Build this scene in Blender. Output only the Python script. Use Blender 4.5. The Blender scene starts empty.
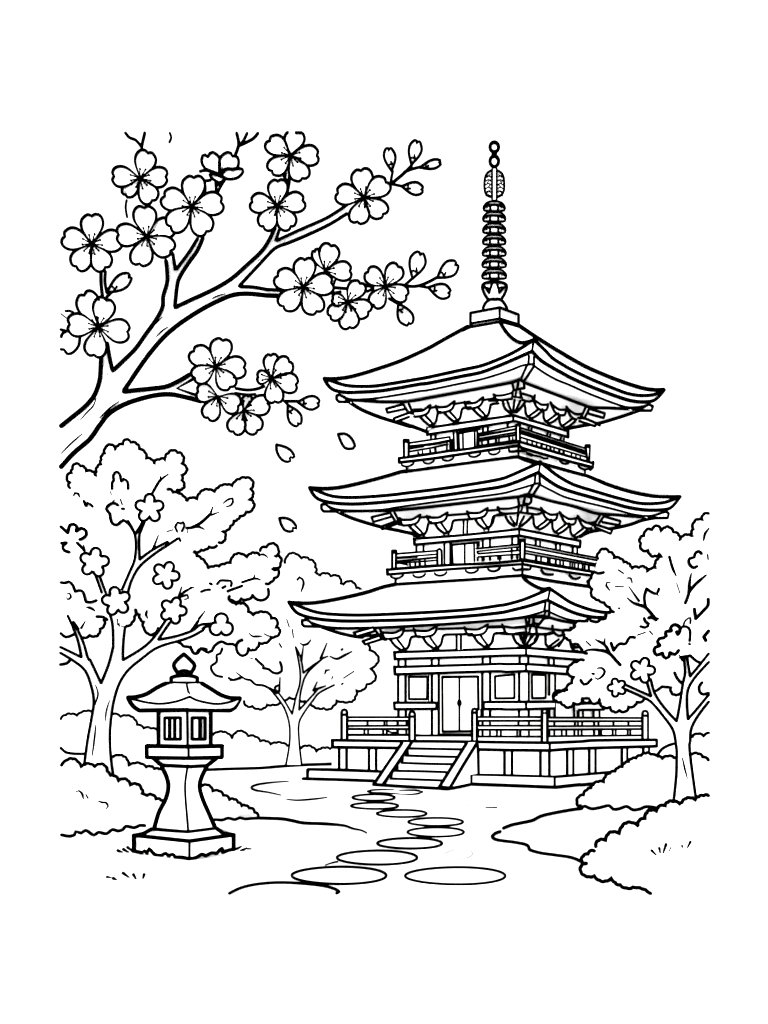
import bpy, math, re
import numpy as np
from mathutils import Vector
from mathutils.geometry import delaunay_2d_cdt, tessellate_polygon

# ------------------------------------------------------------------ scene, camera, light
scn = bpy.context.scene
col = scn.collection
F, EYE, HY, PX = 1100.0, 2.0, 725.0, 384.0        # focal length in pixels, eye height, horizon row, centre column
cam_d = bpy.data.cameras.new('camera'); cam = bpy.data.objects.new('camera', cam_d); col.objects.link(cam)
cam_d.sensor_fit = 'VERTICAL'; cam_d.sensor_height = 24.0; cam_d.lens = 24.0 * F / 1024.0
cam_d.shift_y = (HY - 512.0) / 1024.0
cam_d.clip_start = 0.1; cam_d.clip_end = 3000
cam.location = (0, 0, EYE); cam.rotation_euler = (math.radians(90), 0, 0)
scn.camera = cam

w = bpy.data.worlds.new('World'); scn.world = w; w.use_nodes = True
nt = w.node_tree; bg = nt.nodes['Background']
sky = nt.nodes.new('ShaderNodeTexSky'); sky.sky_type = 'NISHITA'; sky.sun_disc = False
sky.sun_elevation = math.radians(4); sky.sun_rotation = math.radians(184)
veil = nt.nodes.new('ShaderNodeMix'); veil.data_type = 'RGBA'; veil.inputs[0].default_value = 0.96
veil.inputs[7].default_value = (8.4, 8.4, 8.4, 1)   # a closed, even white overcast in front of the sky
nt.links.new(sky.outputs[0], veil.inputs[6]); nt.links.new(veil.outputs[2], bg.inputs[0])
bg.inputs[1].default_value = 0.12
sd = bpy.data.lights.new('sun', 'SUN'); sd.energy = 3.6; sd.angle = math.radians(6); sd.color = (1, .995, .985)
sun = bpy.data.objects.new('sun', sd); col.objects.link(sun)
sun.rotation_euler = (math.radians(86), 0, math.radians(-4))
scn.view_settings.view_transform = 'Standard'; scn.view_settings.look = 'None'
scn.view_settings.exposure = 1.1; scn.view_settings.gamma = 1.0
scn.render.engine = 'CYCLES'
scn.cycles.max_bounces = 14; scn.cycles.diffuse_bounces = 12
scn.cycles.use_denoising = True; scn.cycles.denoiser = 'OPENIMAGEDENOISE'

def mat(name, rgb, noise=0.0):
    m = bpy.data.materials.new(name); m.use_nodes = True
    p = m.node_tree.nodes['Principled BSDF']
    p.inputs['Base Color'].default_value = (*rgb, 1); p.inputs['Roughness'].default_value = 0.9
    p.inputs['Specular IOR Level'].default_value = 0.0
    if noise:
        n = m.node_tree.nodes.new('ShaderNodeTexNoise'); n.inputs['Scale'].default_value = 14
        r = m.node_tree.nodes.new('ShaderNodeMapRange')
        r.inputs[3].default_value = rgb[0] - noise; r.inputs[4].default_value = rgb[0] + noise
        m.node_tree.links.new(n.outputs[0], r.inputs[0]); m.node_tree.links.new(r.outputs[0], p.inputs['Base Color'])
    return m
WHITE = mat('white_paper', (.955, .955, .955), .012)
INK = mat('black_ink', (.0, .0, .0))
GREY = mat('worn_grey_ink', (.30, .30, .30))

WADD = .38
# ------------------------------------------------------------------ reading the drawing
CROP = dict(a=(50,120,4.8), b=(200,120,4.8), c=(300,120,4.8), d=(50,260,4.8), d2=(50,380,4.8), e=(170,310,4.8),
    f=(250,220,6.4), g=(350,240,6.4), h=(160,220,6.4), h2=(200,130,7.68), h3=(50,290,9.6), h4=(200,370,6.4),
    i5=(50,500,4.8), i6=(170,430,4.8), i7=(190,540,4.8), i8=(50,640,4.8), l1=(110,640,5.12), l2=(110,740,5.12),
    l3=(50,740,4.8), t5=(230,600,4.8), g6=(200,750,4.8), g7=(340,770,4.8), g8=(480,760,4.8), r1=(560,740,4.8),
    r2=(560,600,4.8), r3=(560,500,4.8), r5=(640,580,8.533), s4=(440,130,7.68), s5=(440,220,6.4),
    P=(310,310,6.4), Q=(420,310,6.4), R=(500,310,6.4), S=(570,350,6.4), K=(380,390,6.4), L=(480,390,6.4),
    M=(300,450,6.4), T=(400,490,6.4), V=(490,450,6.4), N=(580,450,6.4), U=(370,510,6.4), W=(480,510,6.4),
    X=(280,560,6.4), Y=(380,590,6.4), AA=(490,580,6.4), DD=(300,690,6.4), BB=(380,640,6.4), EE=(370,700,6.4),
    CC=(460,690,6.4), FF=(550,690,6.4), o=(0,0,1))
def raw(s):
    """'K:310,240 768,165! L:215,160^.4' -> [(x, y, corner, bulge)] in picture units."""
    out = []; c = CROP['o']
    for tok in s.split():
        if ':' in tok:
            k, tok = tok.split(':'); c = CROP[k]
            if not tok: continue
        bul = None
        if '^' in tok: tok, b_ = tok.split('^'); bul = float(b_)
        cor = tok.endswith('!'); tok = tok.rstrip('!')
        x, y = tok.split(','); out.append((c[0] + float(x) / c[2], c[1] + float(y) / c[2], cor, bul))
    return out
def z(s): return [(p[0], p[1]) for p in raw(s)]
def catmull(pts, step=2.0):
    if len(pts) < 3: return list(pts)
    P = [pts[0]] + list(pts) + [pts[-1]]; out = []
    for i in range(1, len(P) - 2):
        p0, p1, p2, p3 = (np.array(q, float) for q in P[i-1:i+3])
        n = max(1, min(14, int(np.hypot(*(p2 - p1)) / step)))
        for k in range(n):
            t = k / n
            out.append(tuple(.5 * (2*p1 + (p2-p0)*t + (2*p0-5*p1+4*p2-p3)*t*t + (3*p1-p0-3*p2+p3)*t**3)))
    out.append(tuple(pts[-1])); return out
def sp(s, step=2.0):
    """spline runs split at corners -> list of polylines"""
    r = raw(s) if isinstance(s, str) else [(p[0], p[1], False, None) for p in s]
    runs, cur = [], []
    for p in r:
        cur.append((p[0], p[1]))
        if p[2] and len(cur) > 1: runs.append(catmull(cur, step)); cur = [cur[-1]]
    if len(cur) > 1: runs.append(catmull(cur, step))
    return runs
def curve(s, step=2.0): return [p for i, r in enumerate(sp(s, step)) for p in (r if i == 0 else r[1:])]
def sc(s, side=1, base=.30):
    """a run of foliage scallops between cusps"""
    r = raw(s); out = [(r[0][0], r[0][1])]
    for a_, b_ in zip(r, r[1:]):
        A_, B_ = np.array(a_[:2]), np.array(b_[:2]); d = B_ - A_; L_ = np.hypot(*d)
        n = np.array([d[1], -d[0]]) / max(L_, 1e-6) * side
        bb = base if b_[3] is None else b_[3]; nr = int(round(L_ * (1 + abs(bb)) / 6.5)); m = max(3, min(34, int(L_ * (1 + abs(bb)) / 1.1)))
        for k in range(1, m + 1):
            t = k / m; rip = .9 * abs(math.sin(math.pi * t * nr)) ** .6 if nr > 1 else 0
            out.append(tuple(A_ + d * t + n * ((bb * L_ - .9 * (nr > 1) * (1 if bb > 0 else 0)) * math.sin(math.pi * t) ** .75 + rip)))
    return out

# ------------------------------------------------------------------ depth of what is drawn
def ray(x, y, Y): return Vector(((x - PX) / F * Y, Y, EYE - (y - HY) / F * Y))
class Const:
    def __init__(s, Y): s.Y = Y
    def __call__(s, x, y): return s.Y
class Ground:
    def __init__(s, lift=0): s.l = lift
    def __call__(s, x, y): return (EYE - s.l) * F / max(y - HY, 4)
DL, DR = np.array([-.819, .574]), np.array([.574, .819])      # the two visible walls of the pagoda run away along these
CYC = 42.2
class Wall:
    """the pair of upright planes that meet in a near corner, at half size s round the pagoda's axis"""
    def __init__(s, xc, half): s.xc = xc; s.Yc = CYC - 1.393 * half; s.Xc = (xc - PX) / F * s.Yc
    def __call__(s, x, y):
        k = (x - PX) / F
        if x <= s.xc: t = (s.Xc - k * s.Yc) / (.819 + .574 * k); return s.Yc + .574 * t
        t = (k * s.Yc - s.Xc) / (.574 - .819 * k); return s.Yc + .819 * t
class Footed:
    """the same walls, standing on the ground"""
    def __init__(s, W): s.W = W; s.xc = W.xc
    def __call__(s, x, y): return min(s.W(x, y), EYE * F / max(y - HY, 4) - 1.1)
class Diamond:
    """square seen corner-on (the lantern)"""
    def __init__(s, xm, half_px, Y): s.xm = xm; s.Y = Y; s.h = half_px
    def __call__(s, x, y): return s.Y - max(0, s.h - abs(x - s.xm)) / F * s.Y

# ------------------------------------------------------------------ mesh building
class MB:
    def __init__(s): s.v = []; s.f = []; s.m = []
    def face(s, ids, m=0): s.f.append(ids); s.m.append(m)
    def tube(s, pts, rad, m=1):
        P = [pts[0]]
        R_ = [rad[0]]
        for p, r in zip(pts[1:], rad[1:]):
            if (p - P[-1]).length > 1e-5: P.append(p); R_.append(r)
        if len(P) < 2: return
        t0 = (P[1] - P[0]).normalized(); t1 = (P[-1] - P[-2]).normalized()
        P = [P[0] - t0 * R_[0] * .75] + P + [P[-1] + t1 * R_[-1] * .75]
        R_ = [R_[0] * .62] + R_ + [R_[-1] * .62]
        n = len(P); S = 6; b0 = len(s.v)
        for i in range(n):
            t = (P[min(i+1, n-1)] - P[max(i-1, 0)]).normalized()
            view = (P[i] - Vector((0, 0, EYE))).normalized()
            u = t.cross(view)
            if u.length < 1e-4: u = t.orthogonal()
            u.normalize(); w_ = u.cross(t)
            for k in range(S):
                a_ = 2 * math.pi * k / S
                s.v.append(P[i] + (u * math.cos(a_) + w_ * math.sin(a_)) * R_[i])
        for i in range(n - 1):
            for k in range(S):
                a_, b_ = b0 + i*S + k, b0 + i*S + (k+1) % S
                s.face((a_, b_, b_ + S, a_ + S), m)
        s.face(tuple(range(b0 + S - 1, b0 - 1, -1)), m); s.face(tuple(range(b0 + (n-1)*S, b0 + n*S)), m)
    def ink(s, pts, wd, dep, taper=0, m=1, lift=0.0):
        """one pen stroke, WD picture units wide, lying on the depth field DEP; taper 1 end, 2 both ends, -1 start"""
        if isinstance(pts, str):
            runs = sp(pts)
            for r in runs: s.ink(r, wd, dep, taper, m, lift)
            return
        n = len(pts); P = []; R_ = []
        for i, (x, y) in enumerate(pts):
            Y = dep(x, y); k = i / max(1, n - 1); r0 = (wd + WADD) * .5 / F * Y; Y = Y - r0 * .9 if not lift else Y * (1 - lift * r0 / EYE); q = ray(x, y, Y)
            f_ = 1.0
            if taper in (1, 2): f_ = min(f_, .55 + 1.2 * (1 - k))
            if taper == 3: f_ = 1 - .4 * min(1, k * 1.3)
            if taper in (-1, 2): f_ = min(f_, .55 + 1.2 * k)
            r = r0 * f_
            P.append(q); R_.append(r)
        s.tube(P, R_, m)
    def line(s, pts, wd, dep, closed=False, m=1, lift=0.0):
        """straight strokes, every corner crisp"""
        if isinstance(pts, str): pts = z(pts)
        pts = list(pts); 
        if closed: pts = pts + [pts[0]]
        for a_, b_ in zip(pts, pts[1:]):
            q = [a_, b_]
            if isinstance(dep, (Wall, Footed)) and (a_[0] - dep.xc) * (b_[0] - dep.xc) < -1e-6:
                k = (dep.xc - a_[0]) / (b_[0] - a_[0]); q = [a_, (dep.xc, a_[1] + k * (b_[1] - a_[1])), b_]
            s.ink(q, wd, dep, 0, m, lift)
    def prism(s, A_, B_, m=0, ends=True):
        """closed solid between two matching rings"""
        n = len(A_); b0 = len(s.v); s.v += list(A_) + list(B_)
        cen = sum(A_, Vector()) / n
        if ends:
            nrm = Vector()
            for i in range(n): nrm += (A_[i] - cen).cross(A_[(i+1) % n] - cen)
            nrm.normalize(); ux = (A_[1] - A_[0]); ux -= nrm * ux.dot(nrm); ux.normalize(); uy = nrm.cross(ux)
            flat = [Vector(((p - cen).dot(ux), (p - cen).dot(uy), 0)) for p in A_]
            for t in tessellate_polygon([flat]):
                s.face(tuple(b0 + i for i in t), m); s.face(tuple(b0 + n + i for i in reversed(t)), m)
        for i in range(n):
            j = (i + 1) % n; s.face((b0 + i, b0 + j, b0 + n + j, b0 + n + i), m)
    def slab(s, pts, dep, th, wd=0, m=0):
        """flat board facing out of the wall, TH metres thick, inked round its edge"""
        if isinstance(pts, str): pts = z(pts)
        A_ = [ray(x, y, dep(x, y)) for x, y in pts]
        if isinstance(dep, (Wall, Footed)):
            mx = sum(p[0] for p in pts) / len(pts); left = mx < dep.xc; B_ = []
            for p, q in zip(pts, A_):
                o = np.array(DR if left else DL)
                if abs(p[0] - dep.xc) < .7: o = DL + DR
                B_.append(q + Vector((o[0], o[1], 0)) * th)
        else: B_ = [q + Vector((0, th, 0)) for q in A_]
        s.prism(A_, B_, m)
        if wd: s.line(pts, wd, dep, True)
    def loft(s, a_, b_, m=0):
        n = len(a_); b0 = len(s.v); s.v += list(a_) + list(b_)
        for i in range(n - 1): s.face((b0+i, b0+i+1, b0+n+i+1, b0+n+i), m)
    def build(s, name, parent=None, label=None):
        me = bpy.data.meshes.new(name); me.from_pydata([tuple(p) for p in s.v], [], s.f)
        me.materials.append(WHITE); me.materials.append(INK); me.materials.append(GREY)
        me.polygons.foreach_set('material_index', s.m); me.update()
        o = bpy.data.objects.new(name, me); col.objects.link(o)
        if parent is not None: o.parent = parent
        if label: o['label'] = label
        return o
def resample(pts, n):
    P = np.array(pts, float); d = np.r_[0, np.cumsum(np.hypot(*np.diff(P, axis=0).T))]
    t = np.linspace(0, d[-1], n); return list(zip(np.interp(t, d, P[:, 0]), np.interp(t, d, P[:, 1])))
def to3(pts, dep): return [ray(x, y, dep(x, y)) for x, y in pts]

class Puff:
    """a rounded body with the traced outline: thickest inside, running out to its rim (foliage, trunks, petals, jewels)"""
    def __init__(s, outline, Y, T, sat, grid=None):
        P = [outline[0]]
        for p in outline[1:]:
            if math.hypot(p[0]-P[-1][0], p[1]-P[-1][1]) > .25: P.append(p)
        if math.hypot(P[0][0]-P[-1][0], P[0][1]-P[-1][1]) < .25: P.pop()
        s.P = np.array(P, float); s.Y = Y; s.T = T; s.sat = sat; s.grid = grid or max(1.5, sat * .45)
        s.A = s.P; s.B = np.roll(s.P, -1, axis=0)
    def dist(s, q):
        q = np.atleast_2d(np.array(q, float)); A_, B_ = s.A, s.B; D = B_ - A_; L2 = (D**2).sum(1) + 1e-9
        res = np.empty(len(q))
        for i0 in range(0, len(q), 400):
            qq = q[i0:i0+400, None, :]; t = np.clip(((qq - A_) * D).sum(2) / L2, 0, 1)
            dd = np.hypot(*np.moveaxis(qq - (A_ + t[..., None] * D), 2, 0)).min(1)
            y = qq[..., 1]; cr = (A_[:, 1] > y) != (B_[:, 1] > y)
            with np.errstate(divide='ignore', invalid='ignore'):
                xi = A_[:, 0] + (y - A_[:, 1]) / (B_[:, 1] - A_[:, 1]) * D[:, 0]
            ins = ((cr & (qq[..., 0] < xi)).sum(1) % 2) == 1
            res[i0:i0+400] = np.where(ins, dd, -dd)
        return res
    def t(s, d): u = np.clip(np.asarray(d) / s.sat, 0, 1); return s.T * np.sqrt(np.clip(1 - (1 - u)**2, 0, 1))
    def __call__(s, x, y):      # front surface, with the pen kept just proud of it
        d = float(s.dist([(x, y)])[0]); return s.Y - float(s.t(max(d, min(2.0, s.sat * .6)))) - s.T * .04
    def mesh(s, mb, back=1.0):
        P = s.P; n = len(P); g = s.grid
        xs = np.arange(P[:, 0].min() + g/2, P[:, 0].max(), g); ys = np.arange(P[:, 1].min() + g/2, P[:, 1].max(), g)
        inn = np.zeros((0, 2))
        if len(xs) and len(ys):
            Q_ = np.array([(x + (g/2 if j % 2 else 0), y) for j, y in enumerate(ys) for x in xs])
            inn = Q_[s.dist(Q_) > g * .45]
        allp = [Vector(p) for p in P] + [Vector(p) for p in inn]
        vs, _, fs, _, _, _ = delaunay_2d_cdt(allp, [], [list(range(n))], 1, 1e-4)
        q = np.array([(v.x, v.y) for v in vs]); d = s.dist(q); t = s.t(np.clip(d, 0, None)); b0 = len(mb.v); m = len(q)
        fr = [ray(x, y, s.Y - tt) for (x, y), tt in zip(q, t)]
        bk = [ray(x, y, s.Y + tt * back + 1e-3) for (x, y), tt in zip(q, t)]
        mb.v += fr + bk
        for f_ in fs:
            mb.face(tuple(b0 + i for i in f_)); mb.face(tuple(b0 + m + i for i in reversed(f_)))
        return s
def blob(outline, Y, T, sat, wd=0, grid=None):
    mb = MB(); p = Puff(outline, Y, T, sat, grid).mesh(mb)
    if wd: mb.ink(list(outline) + [outline[0]], wd, p)
    return mb, p
def thing(name, label, cat, loc, group=None):
    o = bpy.data.objects.new(name, None); col.objects.link(o); o.location = (0, 0, 0)
    o.empty_display_size = .3; o['label'] = label; o['category'] = cat
    if group: o['group'] = group
    return o
def tag(o, label, cat, group=None, kind=None):
    if label: o['label'] = label
    if cat: o['category'] = cat
    if group: o['group'] = group
    if kind: o['kind'] = kind
    return o
WADD = .95
# ================================================================== the ground, path, stones, grass
GD = Ground(0.0)
mb = MB()
for a_ in [(-900, -30, 0), (900, -30, 0), (900, 1500, 0), (-900, 1500, 0)]: mb.v.append(Vector(a_))
mb.face((0, 1, 2, 3))
gl = 1.0
mb.ink('l1:497,664 600,660 768,655 g6:400,77 500,71 600,68 662,66', 2.2, GD, 0, lift=gl)
mb.ink('g6:425,150 330,157 265,168 246,180 268,193 330,203 388,216', 1.5, GD, 2, lift=gl)
mb.ink('g6:415,236 470,241 540,236 610,227', 1.4, GD, 2, lift=gl)
mb.ink('g7:700,181 753,180', 1.8, GD, 2, lift=gl); mb.ink('g7:610,171 626,167', 1.2, GD, 2, m=2, lift=gl)
mb.ink('g7:503,402 525,390 555,383', .8, GD, 2, m=2, lift=gl); mb.ink('g7:545,420 585,426 625,415 637,398 622,385', .8, GD, 2, m=2, lift=gl)
mb.ink('g6:600,552 640,540 690,530', 1.2, GD, 2, lift=gl)
mb.ink('g7:750,530 768,532 g8:40,590 110,587', 1.1, GD, 2, m=2, lift=gl)
tag(mb.build('ground'), 'flat white lawn round the pagoda', 'ground', kind='structure')

# winding path: one sheet on the ground with its pen-drawn banks
LB = 'g6:280,326 390,330 440,338 500,350 600,354 690,362 g7:60,280 105,290 127,301'
RB1 = 'g8:490,232 430,240 340,257 290,270 250,290 190,303 150,312 112,327'
RB2 = 'g8:98,343 72,352 58,365 72,380 110,388 160,394 215,404 232,413! 238,430 290,446 360,456 430,466 465,477 490,490'
ob = curve(LB) ; rb = curve(RB1)[::1] + curve(RB2)
poly = [(330, 781), (470, 785)] + [(582, 808)] + rb + [(600, 893), (225, 893)] + [(p[0], p[1] + .01) for p in ob[::-1]][:1] + [(366, 832)] + ob[::-1] + [(262, 790)]
mb = MB(); P_ = Puff(poly, 1, 0, 1)
vs, _, fs, *_ = delaunay_2d_cdt([Vector(p) for p in P_.P], [], [list(range(len(P_.P)))], 1, 1e-4)
g4 = Ground(.004)
mb.v = [ray(v.x, v.y, g4(v.x, v.y)) for v in vs]; mb.f = [tuple(f_) for f_ in fs]; mb.m = [0] * len(mb.f)
for s_ in (LB, RB1, RB2): mb.ink(s_, 2.6, GD, 1 if s_ == LB else 0, lift=gl)
tag(mb.build('path'), 'pale winding garden path from the front to the stairs', 'path', kind='structure')

def stone(cx, cy, rx, ry, wd, label, strokes=None, tp=2):
    n = 44; mb = MB(); h_ = .05; wd -= .45; gt = Ground(h_)
    o = [(cx + rx * math.cos(2*math.pi*k/n), cy + ry * math.sin(2*math.pi*k/n) * (1 + .06 * math.cos(2*math.pi*k/n))) for k in range(n)]
    top = [ray(x, y, gt(x, y)) for x, y in o]
    bot = [Vector((p.x, p.y, -.03)) for p in top]
    mb.prism(top, bot)
    if strokes is None: mb.ink(o + [o[0]], wd, gt, lift=.9)
    else:
        for s_ in strokes: mb.ink(s_, wd, gt, tp, lift=.9)
    tag(mb.build('stepping_stone'), label, 'stepping stone', 'stepping stones winding to the stairs')
def gel(s):   # centre and radii given in crop g7
    a_ = z('g7:' + s); return a_[0] + (a_[1][0] - a_[0][0], a_[1][1] - a_[0][1])
stone(*gel('263,104 395,115'), 1.7, 'faintly drawn stepping stone closest to the foot of the stairs', ['g7:258,95 200,94 150,97 132,103 150,109 220,111 305,117', 'g7:285,98 340,97 380,100 396,105 380,112 345,117 305,117'])
stone(*gel('161,132 263,147'), 2.0, 'small narrow stepping stone just left below the faint stone at the stairs')
stone(*gel('166,172 280,187'), 2.0, 'narrow stepping stone third from the stairs, leftmost of the small ones')
stone(*gel('296,209 416,226'), 2.0, 'narrow stepping stone fourth from the stairs, alone in the middle of the path')
stone(*gel('459,249 591,268'), 2.0, 'stepping stone fifth from the stairs, upper of the two stacked at the right bend')
stone(*gel('459,298 595,320'), 2.0, 'stepping stone sixth from the stairs, lower of the two stacked at the right bend')
stone(*gel('334,352 490,377'), 2.4, 'oval stepping stone between the right bend and the three wide front stones')
stone(377, 857.6, 40.2, 7.0, 2.4, 'wide oval stepping stone directly behind the two large front stones')
stone(339, 875.4, 47.4, 8.6, 2.5, 'large bold oval stepping stone left of the thin-lined wide one at the front')
stone(455.2, 875.8, 50.2, 8.6, 2.3, 'widest stepping stone, drawn in thin line, right of the front pair')
stone(284, 894.5, 56, 11.8, 2.8, 'nearest stepping stone, only its far curved edge drawn, at the bottom', ['g6:140,688 200,660 280,643 380,636 480,640 580,650 640,664 668,680 655,687'], tp=0)

mb = MB()
def tuft(s, wd=1.8):
    r = z(s); Y = GD(r[0][0], max(p[1] for p in r)); mb.ink(catmull(r), wd, Const(Y), 1, lift=0)
for s_ in ('l3:350,638 380,660', 'l3:400,645 413,668', 'l3:452,645 446,665', 'l3:325,530 348,540', 'l3:352,524 378,540', 'l3:372,515 395,532',
           'l2:640,562 672,545', 'l2:672,568 700,553', 'l2:708,560 722,558', 'l3:275,658 292,662', 'l3:303,663 320,672'): tuft(s_, 2.6)
tag(mb.build('grass'), 'short blades of grass scattered on the lawn', 'grass', kind='stuff')

# ================================================================== stone lantern, seen corner-on
LY = 17.05
lan = thing('stone_lantern', 'squat stone garden lantern with curved roof and onion finial on the lawn', 'lantern', None)
def lring(s, half, xm):   # left -> corner -> right, front points; back mirrored in depth
    pts = curve(s, 3); d = Diamond(xm, half, LY); fr = to3(resample(pts, 41), d)
    return pts, d, fr, [Vector((p.x, 2 * LY - p.y, p.z)) for p in fr]
def lpart(name, rings, wd=3.6, corner=None, edges=None, inks=(), cap=(True, True)):
    mb = MB()
    for a_, b_ in zip(rings, rings[1:]):
        mb.loft(a_[2], b_[2]); mb.loft(b_[3], a_[3])
    for i_, on in ((0, cap[0]), (-1, cap[1])):
        if on:
            r = rings[i_]; ring = r[2] + r[3][::-1]; b0 = len(mb.v); mb.v += ring
            for k in range(40): mb.face((b0+k, b0+k+1, b0+80-k, b0+81-k)) if k < 40 else None
    for s_, w_, dd in inks: mb.ink(s_, w_, dd)
    return mb.build(name, lan)
# base: lower slab with grass at its foot, then a sloped upper step
b1 = lring('l2:120,488 405,518! 635,485', 50, 189.1); b2 = lring('l2:120,568 240,592 405,608! 520,582 635,560', 50, 189.1)
dB = b1[1]
lpart('base', [b1, b2], inks=[('l2:122,488 122,568', 3.6, dB), ('l2:633,485 633,560', 3.6, dB), ('l2:406,518 406,604', 1.8, dB), ('l2:120,488 405,518! 635,485', 3.4, dB),
    ('l2:115,568 165,577! 176,567 190,580! 200,556 220,578 240,590 265,590! 285,580 300,594! 320,585 335,600! 370,600 405,609! 440,602 470,585 490,594! 520,578 545,582! 573,553 577,576! 610,563 638,560', 3.0, dB)])
b0_ = lring('l2:210,455 400,470! 545,452', 33, 188.1)
lpart('step', [b0_, b1], inks=[('l2:210,455 400,471! 545,452', 2.8, b0_[1]), ('l2:212,456 170,480! 122,489', 3.4, Const(LY - .3)), ('l2:545,452 580,478! 633,486', 3.4, Const(LY - .3))])
# waisted pedestal
prof = []
for (xl, xr, y, xm, h_) in ((265,495,140,395,24), (289,470,190,390,19), (299,460,240,386,17), (287,474,300,388,19), (252,504,370,392,26), (228,535,440,397,31), (226,538,455,398,32)):
    dy = 5 if y < 200 else 10
    prof.append(lring('l2:%f,%f %f,%f! %f,%f' % (xl, y, xm, y + dy, xr, y), h_, 110 + xm / 5.12))
dP = Const(LY - .52)
lpart('pedestal', prof, inks=[('l2:265,138 290,190 299,240 286,300 251,370 228,446', 3.8, Const(LY - .3)), ('l2:495,138 469,190 459,240 474,300 504,370 537,446', 3.8, Const(LY - .3)),
    ('l2:397,135 385,220 386,290 393,380 400,468', 1.7, dP)])
# tapered collar below the tray
c1 = lring('l1:210,600 402,606! 555,600', 33, 188.4); c2 = lring('l1:262,641 396,648! 500,643', 24, 187.6)
lpart('collar', [c1, c2], inks=[('l1:215,600 262,640', 3.6, c1[1]), ('l1:550,602 498,643', 3.6, c1[1]), ('l1:258,641 396,648! 502,643', 3.2, c2[1]), ('l1:402,606 397,648', 1.8, c2[1])])
# tray
t1 = lring('l1:182,542 400,546! 580,542', 39, 188.2); t2 = lring('l1:185,603 402,605! 578,601', 39, 188.2)
lpart('tray', [t1, t2], inks=[('l1:186,542 400,546! 576,542', 3.8, t1[1]), ('l1:186,542 188,602! 402,605! 574,601! 574,543', 3.4, t1[1]), ('l1:401,546 402,603', 1.8, t1[1])])
# fire box with two barred windows
f1 = lring('l1:246,362 393,365! 516,362', 27, 186.8); f2 = lring('l1:248,540 395,543! 518,540', 27, 186.8); dF = f1[1]
fb = lpart('fire_box', [f1, f2], inks=[('l1:248,362 248,538', 3.6, dF), ('l1:516,362 516,538', 3.6, dF), ('l1:395,365 397,540', 2.0, dF)])
for xs, ys in (((277, 364), ('396,395', '508,512')), ((417, 490), ('395,396', '510,508'))):
    mb = MB(); x0, x1 = xs
    mb.slab('l1:%d,396 %d,396 %d,510 %d,510' % (x0, x1, x1, x0), lambda x, y: dF(x, y) - .006, .03)
    dd = lambda x, y: dF(x, y) - .008
    mb.line('l1:%d,398 %d,398 %d,508 %d,508' % (x0+3, x1-3, x1-3, x0+3), 2.6, dd, True)
    if x0 < 300:
        mb.line('l1:308,400 308,508', 2.6, dd); mb.line('l1:332,400 332,508', 3.2, dd); mb.line('l1:300,400 300,508', 1.2, dd)
    else: mb.line('l1:461,400 461,508', 3.4, dd)
    mb.build('window', lan)
# roof: curved slopes, thick upturned eave
rt = lring('l1:285,222 393,226! 472,222', 20, 187); re_ = lring('l1:92,296 180,318 260,325 340,312 408,289! 450,308 540,327 610,318 666,298', 57, 189.6)
rb_ = lring('l1:140,360 403,360! 622,360', 45, 188.7)
rm = lring('l1:215,258 398,255! 535,255', 34, 187.8)
lpart('roof', [rt, rm, re_, rb_], inks=[('l1:285,222 240,244 185,277 130,292 92,294', 3.8, Const(LY - .3)), ('l1:470,222 520,252 565,280 615,296 666,298', 3.8, Const(LY - .3)),
    ('l1:283,222 472,222', 3.2, rt[1]), ('l1:92,295 105,322 125,345 150,361! 400,358! 615,361! 640,345 655,320 666,298', 3.8, rb_[1]),
    ('l1:100,298 180,318 260,326 340,314 408,290! 450,310 540,327 610,318 660,300', 1.8, re_[1]), ('l1:393,228 400,262 409,290 403,345', 1.7, Diamond(188.5, 44, LY))])
mb, p = blob(catmull(z('l1:312,217 312,192 345,182 420,182 448,192 448,217')), LY, .18, 10); mb.ink('l1:313,217 313,193! 340,184 380,181 420,184 447,193! 447,217', 3.2, p); mb.build('finial_collar', lan)
mb, p = blob(catmull(z('l1:378,70 340,103 326,135 345,166 380,160 415,166 434,135 415,103 378,70')), LY, .17, 11)
mb.ink('l1:378,72! 342,103 326,132 345,168! 380,158 415,168! 434,132 412,103 378,72', 3.4, p); mb.ink('l1:345,168 365,176 395,176 415,168', 2, p); mb.build('finial', lan)

# ================================================================== bushes and hedges
def bush(name, label, cat, Y, T, sat, fill, strokes, wd, extra=(), group=None):
    """FILL: list of outline pieces; STROKES: scallop strings or point lists"""
    out = [p for f_ in fill for p in f_]
    mb = MB(); p = Puff(out, Y, T, sat, 4.5).mesh(mb)
    for s_ in strokes: mb.ink(s_, wd, p)
    for s_, w_, tp in extra: mb.ink(s_, w_, p, tp)
    return tag(mb.build(name), label, cat, group)
lf = sc('i8:52,605 75,580 110,580^.2 155,615 172,600 213,612 240,598 275,625 283,650 305,652 325,680 380,685 388,705 432,708 440,735 465,752 505,768 l3:520,300 545,308', 1, .3)
lf = sc('l3:55,122 152,135^.42 168,118 213,130^.25 275,150^.42 290,172^.1 305,172 325,200 385,220^.4 438,235^.35 440,258 465,268^.1 508,285^.35 545,308^.3')
lfb = curve('l3:455,411 430,410 405,421 365,414 350,430 325,437 300,430 270,450 232,443 210,457 172,434 150,447 124,440 118,455 90,462 55,455')
bush('bush', 'low rounded bush left of the stone lantern, at the foot of the thick blossoming tree', 'bush', 19.4, .6, 26,
     [lf, [(158, 820), (150, 826)], lfb], [lf, lfb], 2.7, [('l3:125,248 138,243 152,255 160,283', 1.8, 2), ('l3:172,262 182,280', 2.4, 2), ('l3:230,292 250,300 268,300 278,318 270,330', 1.8, 2)])
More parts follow.
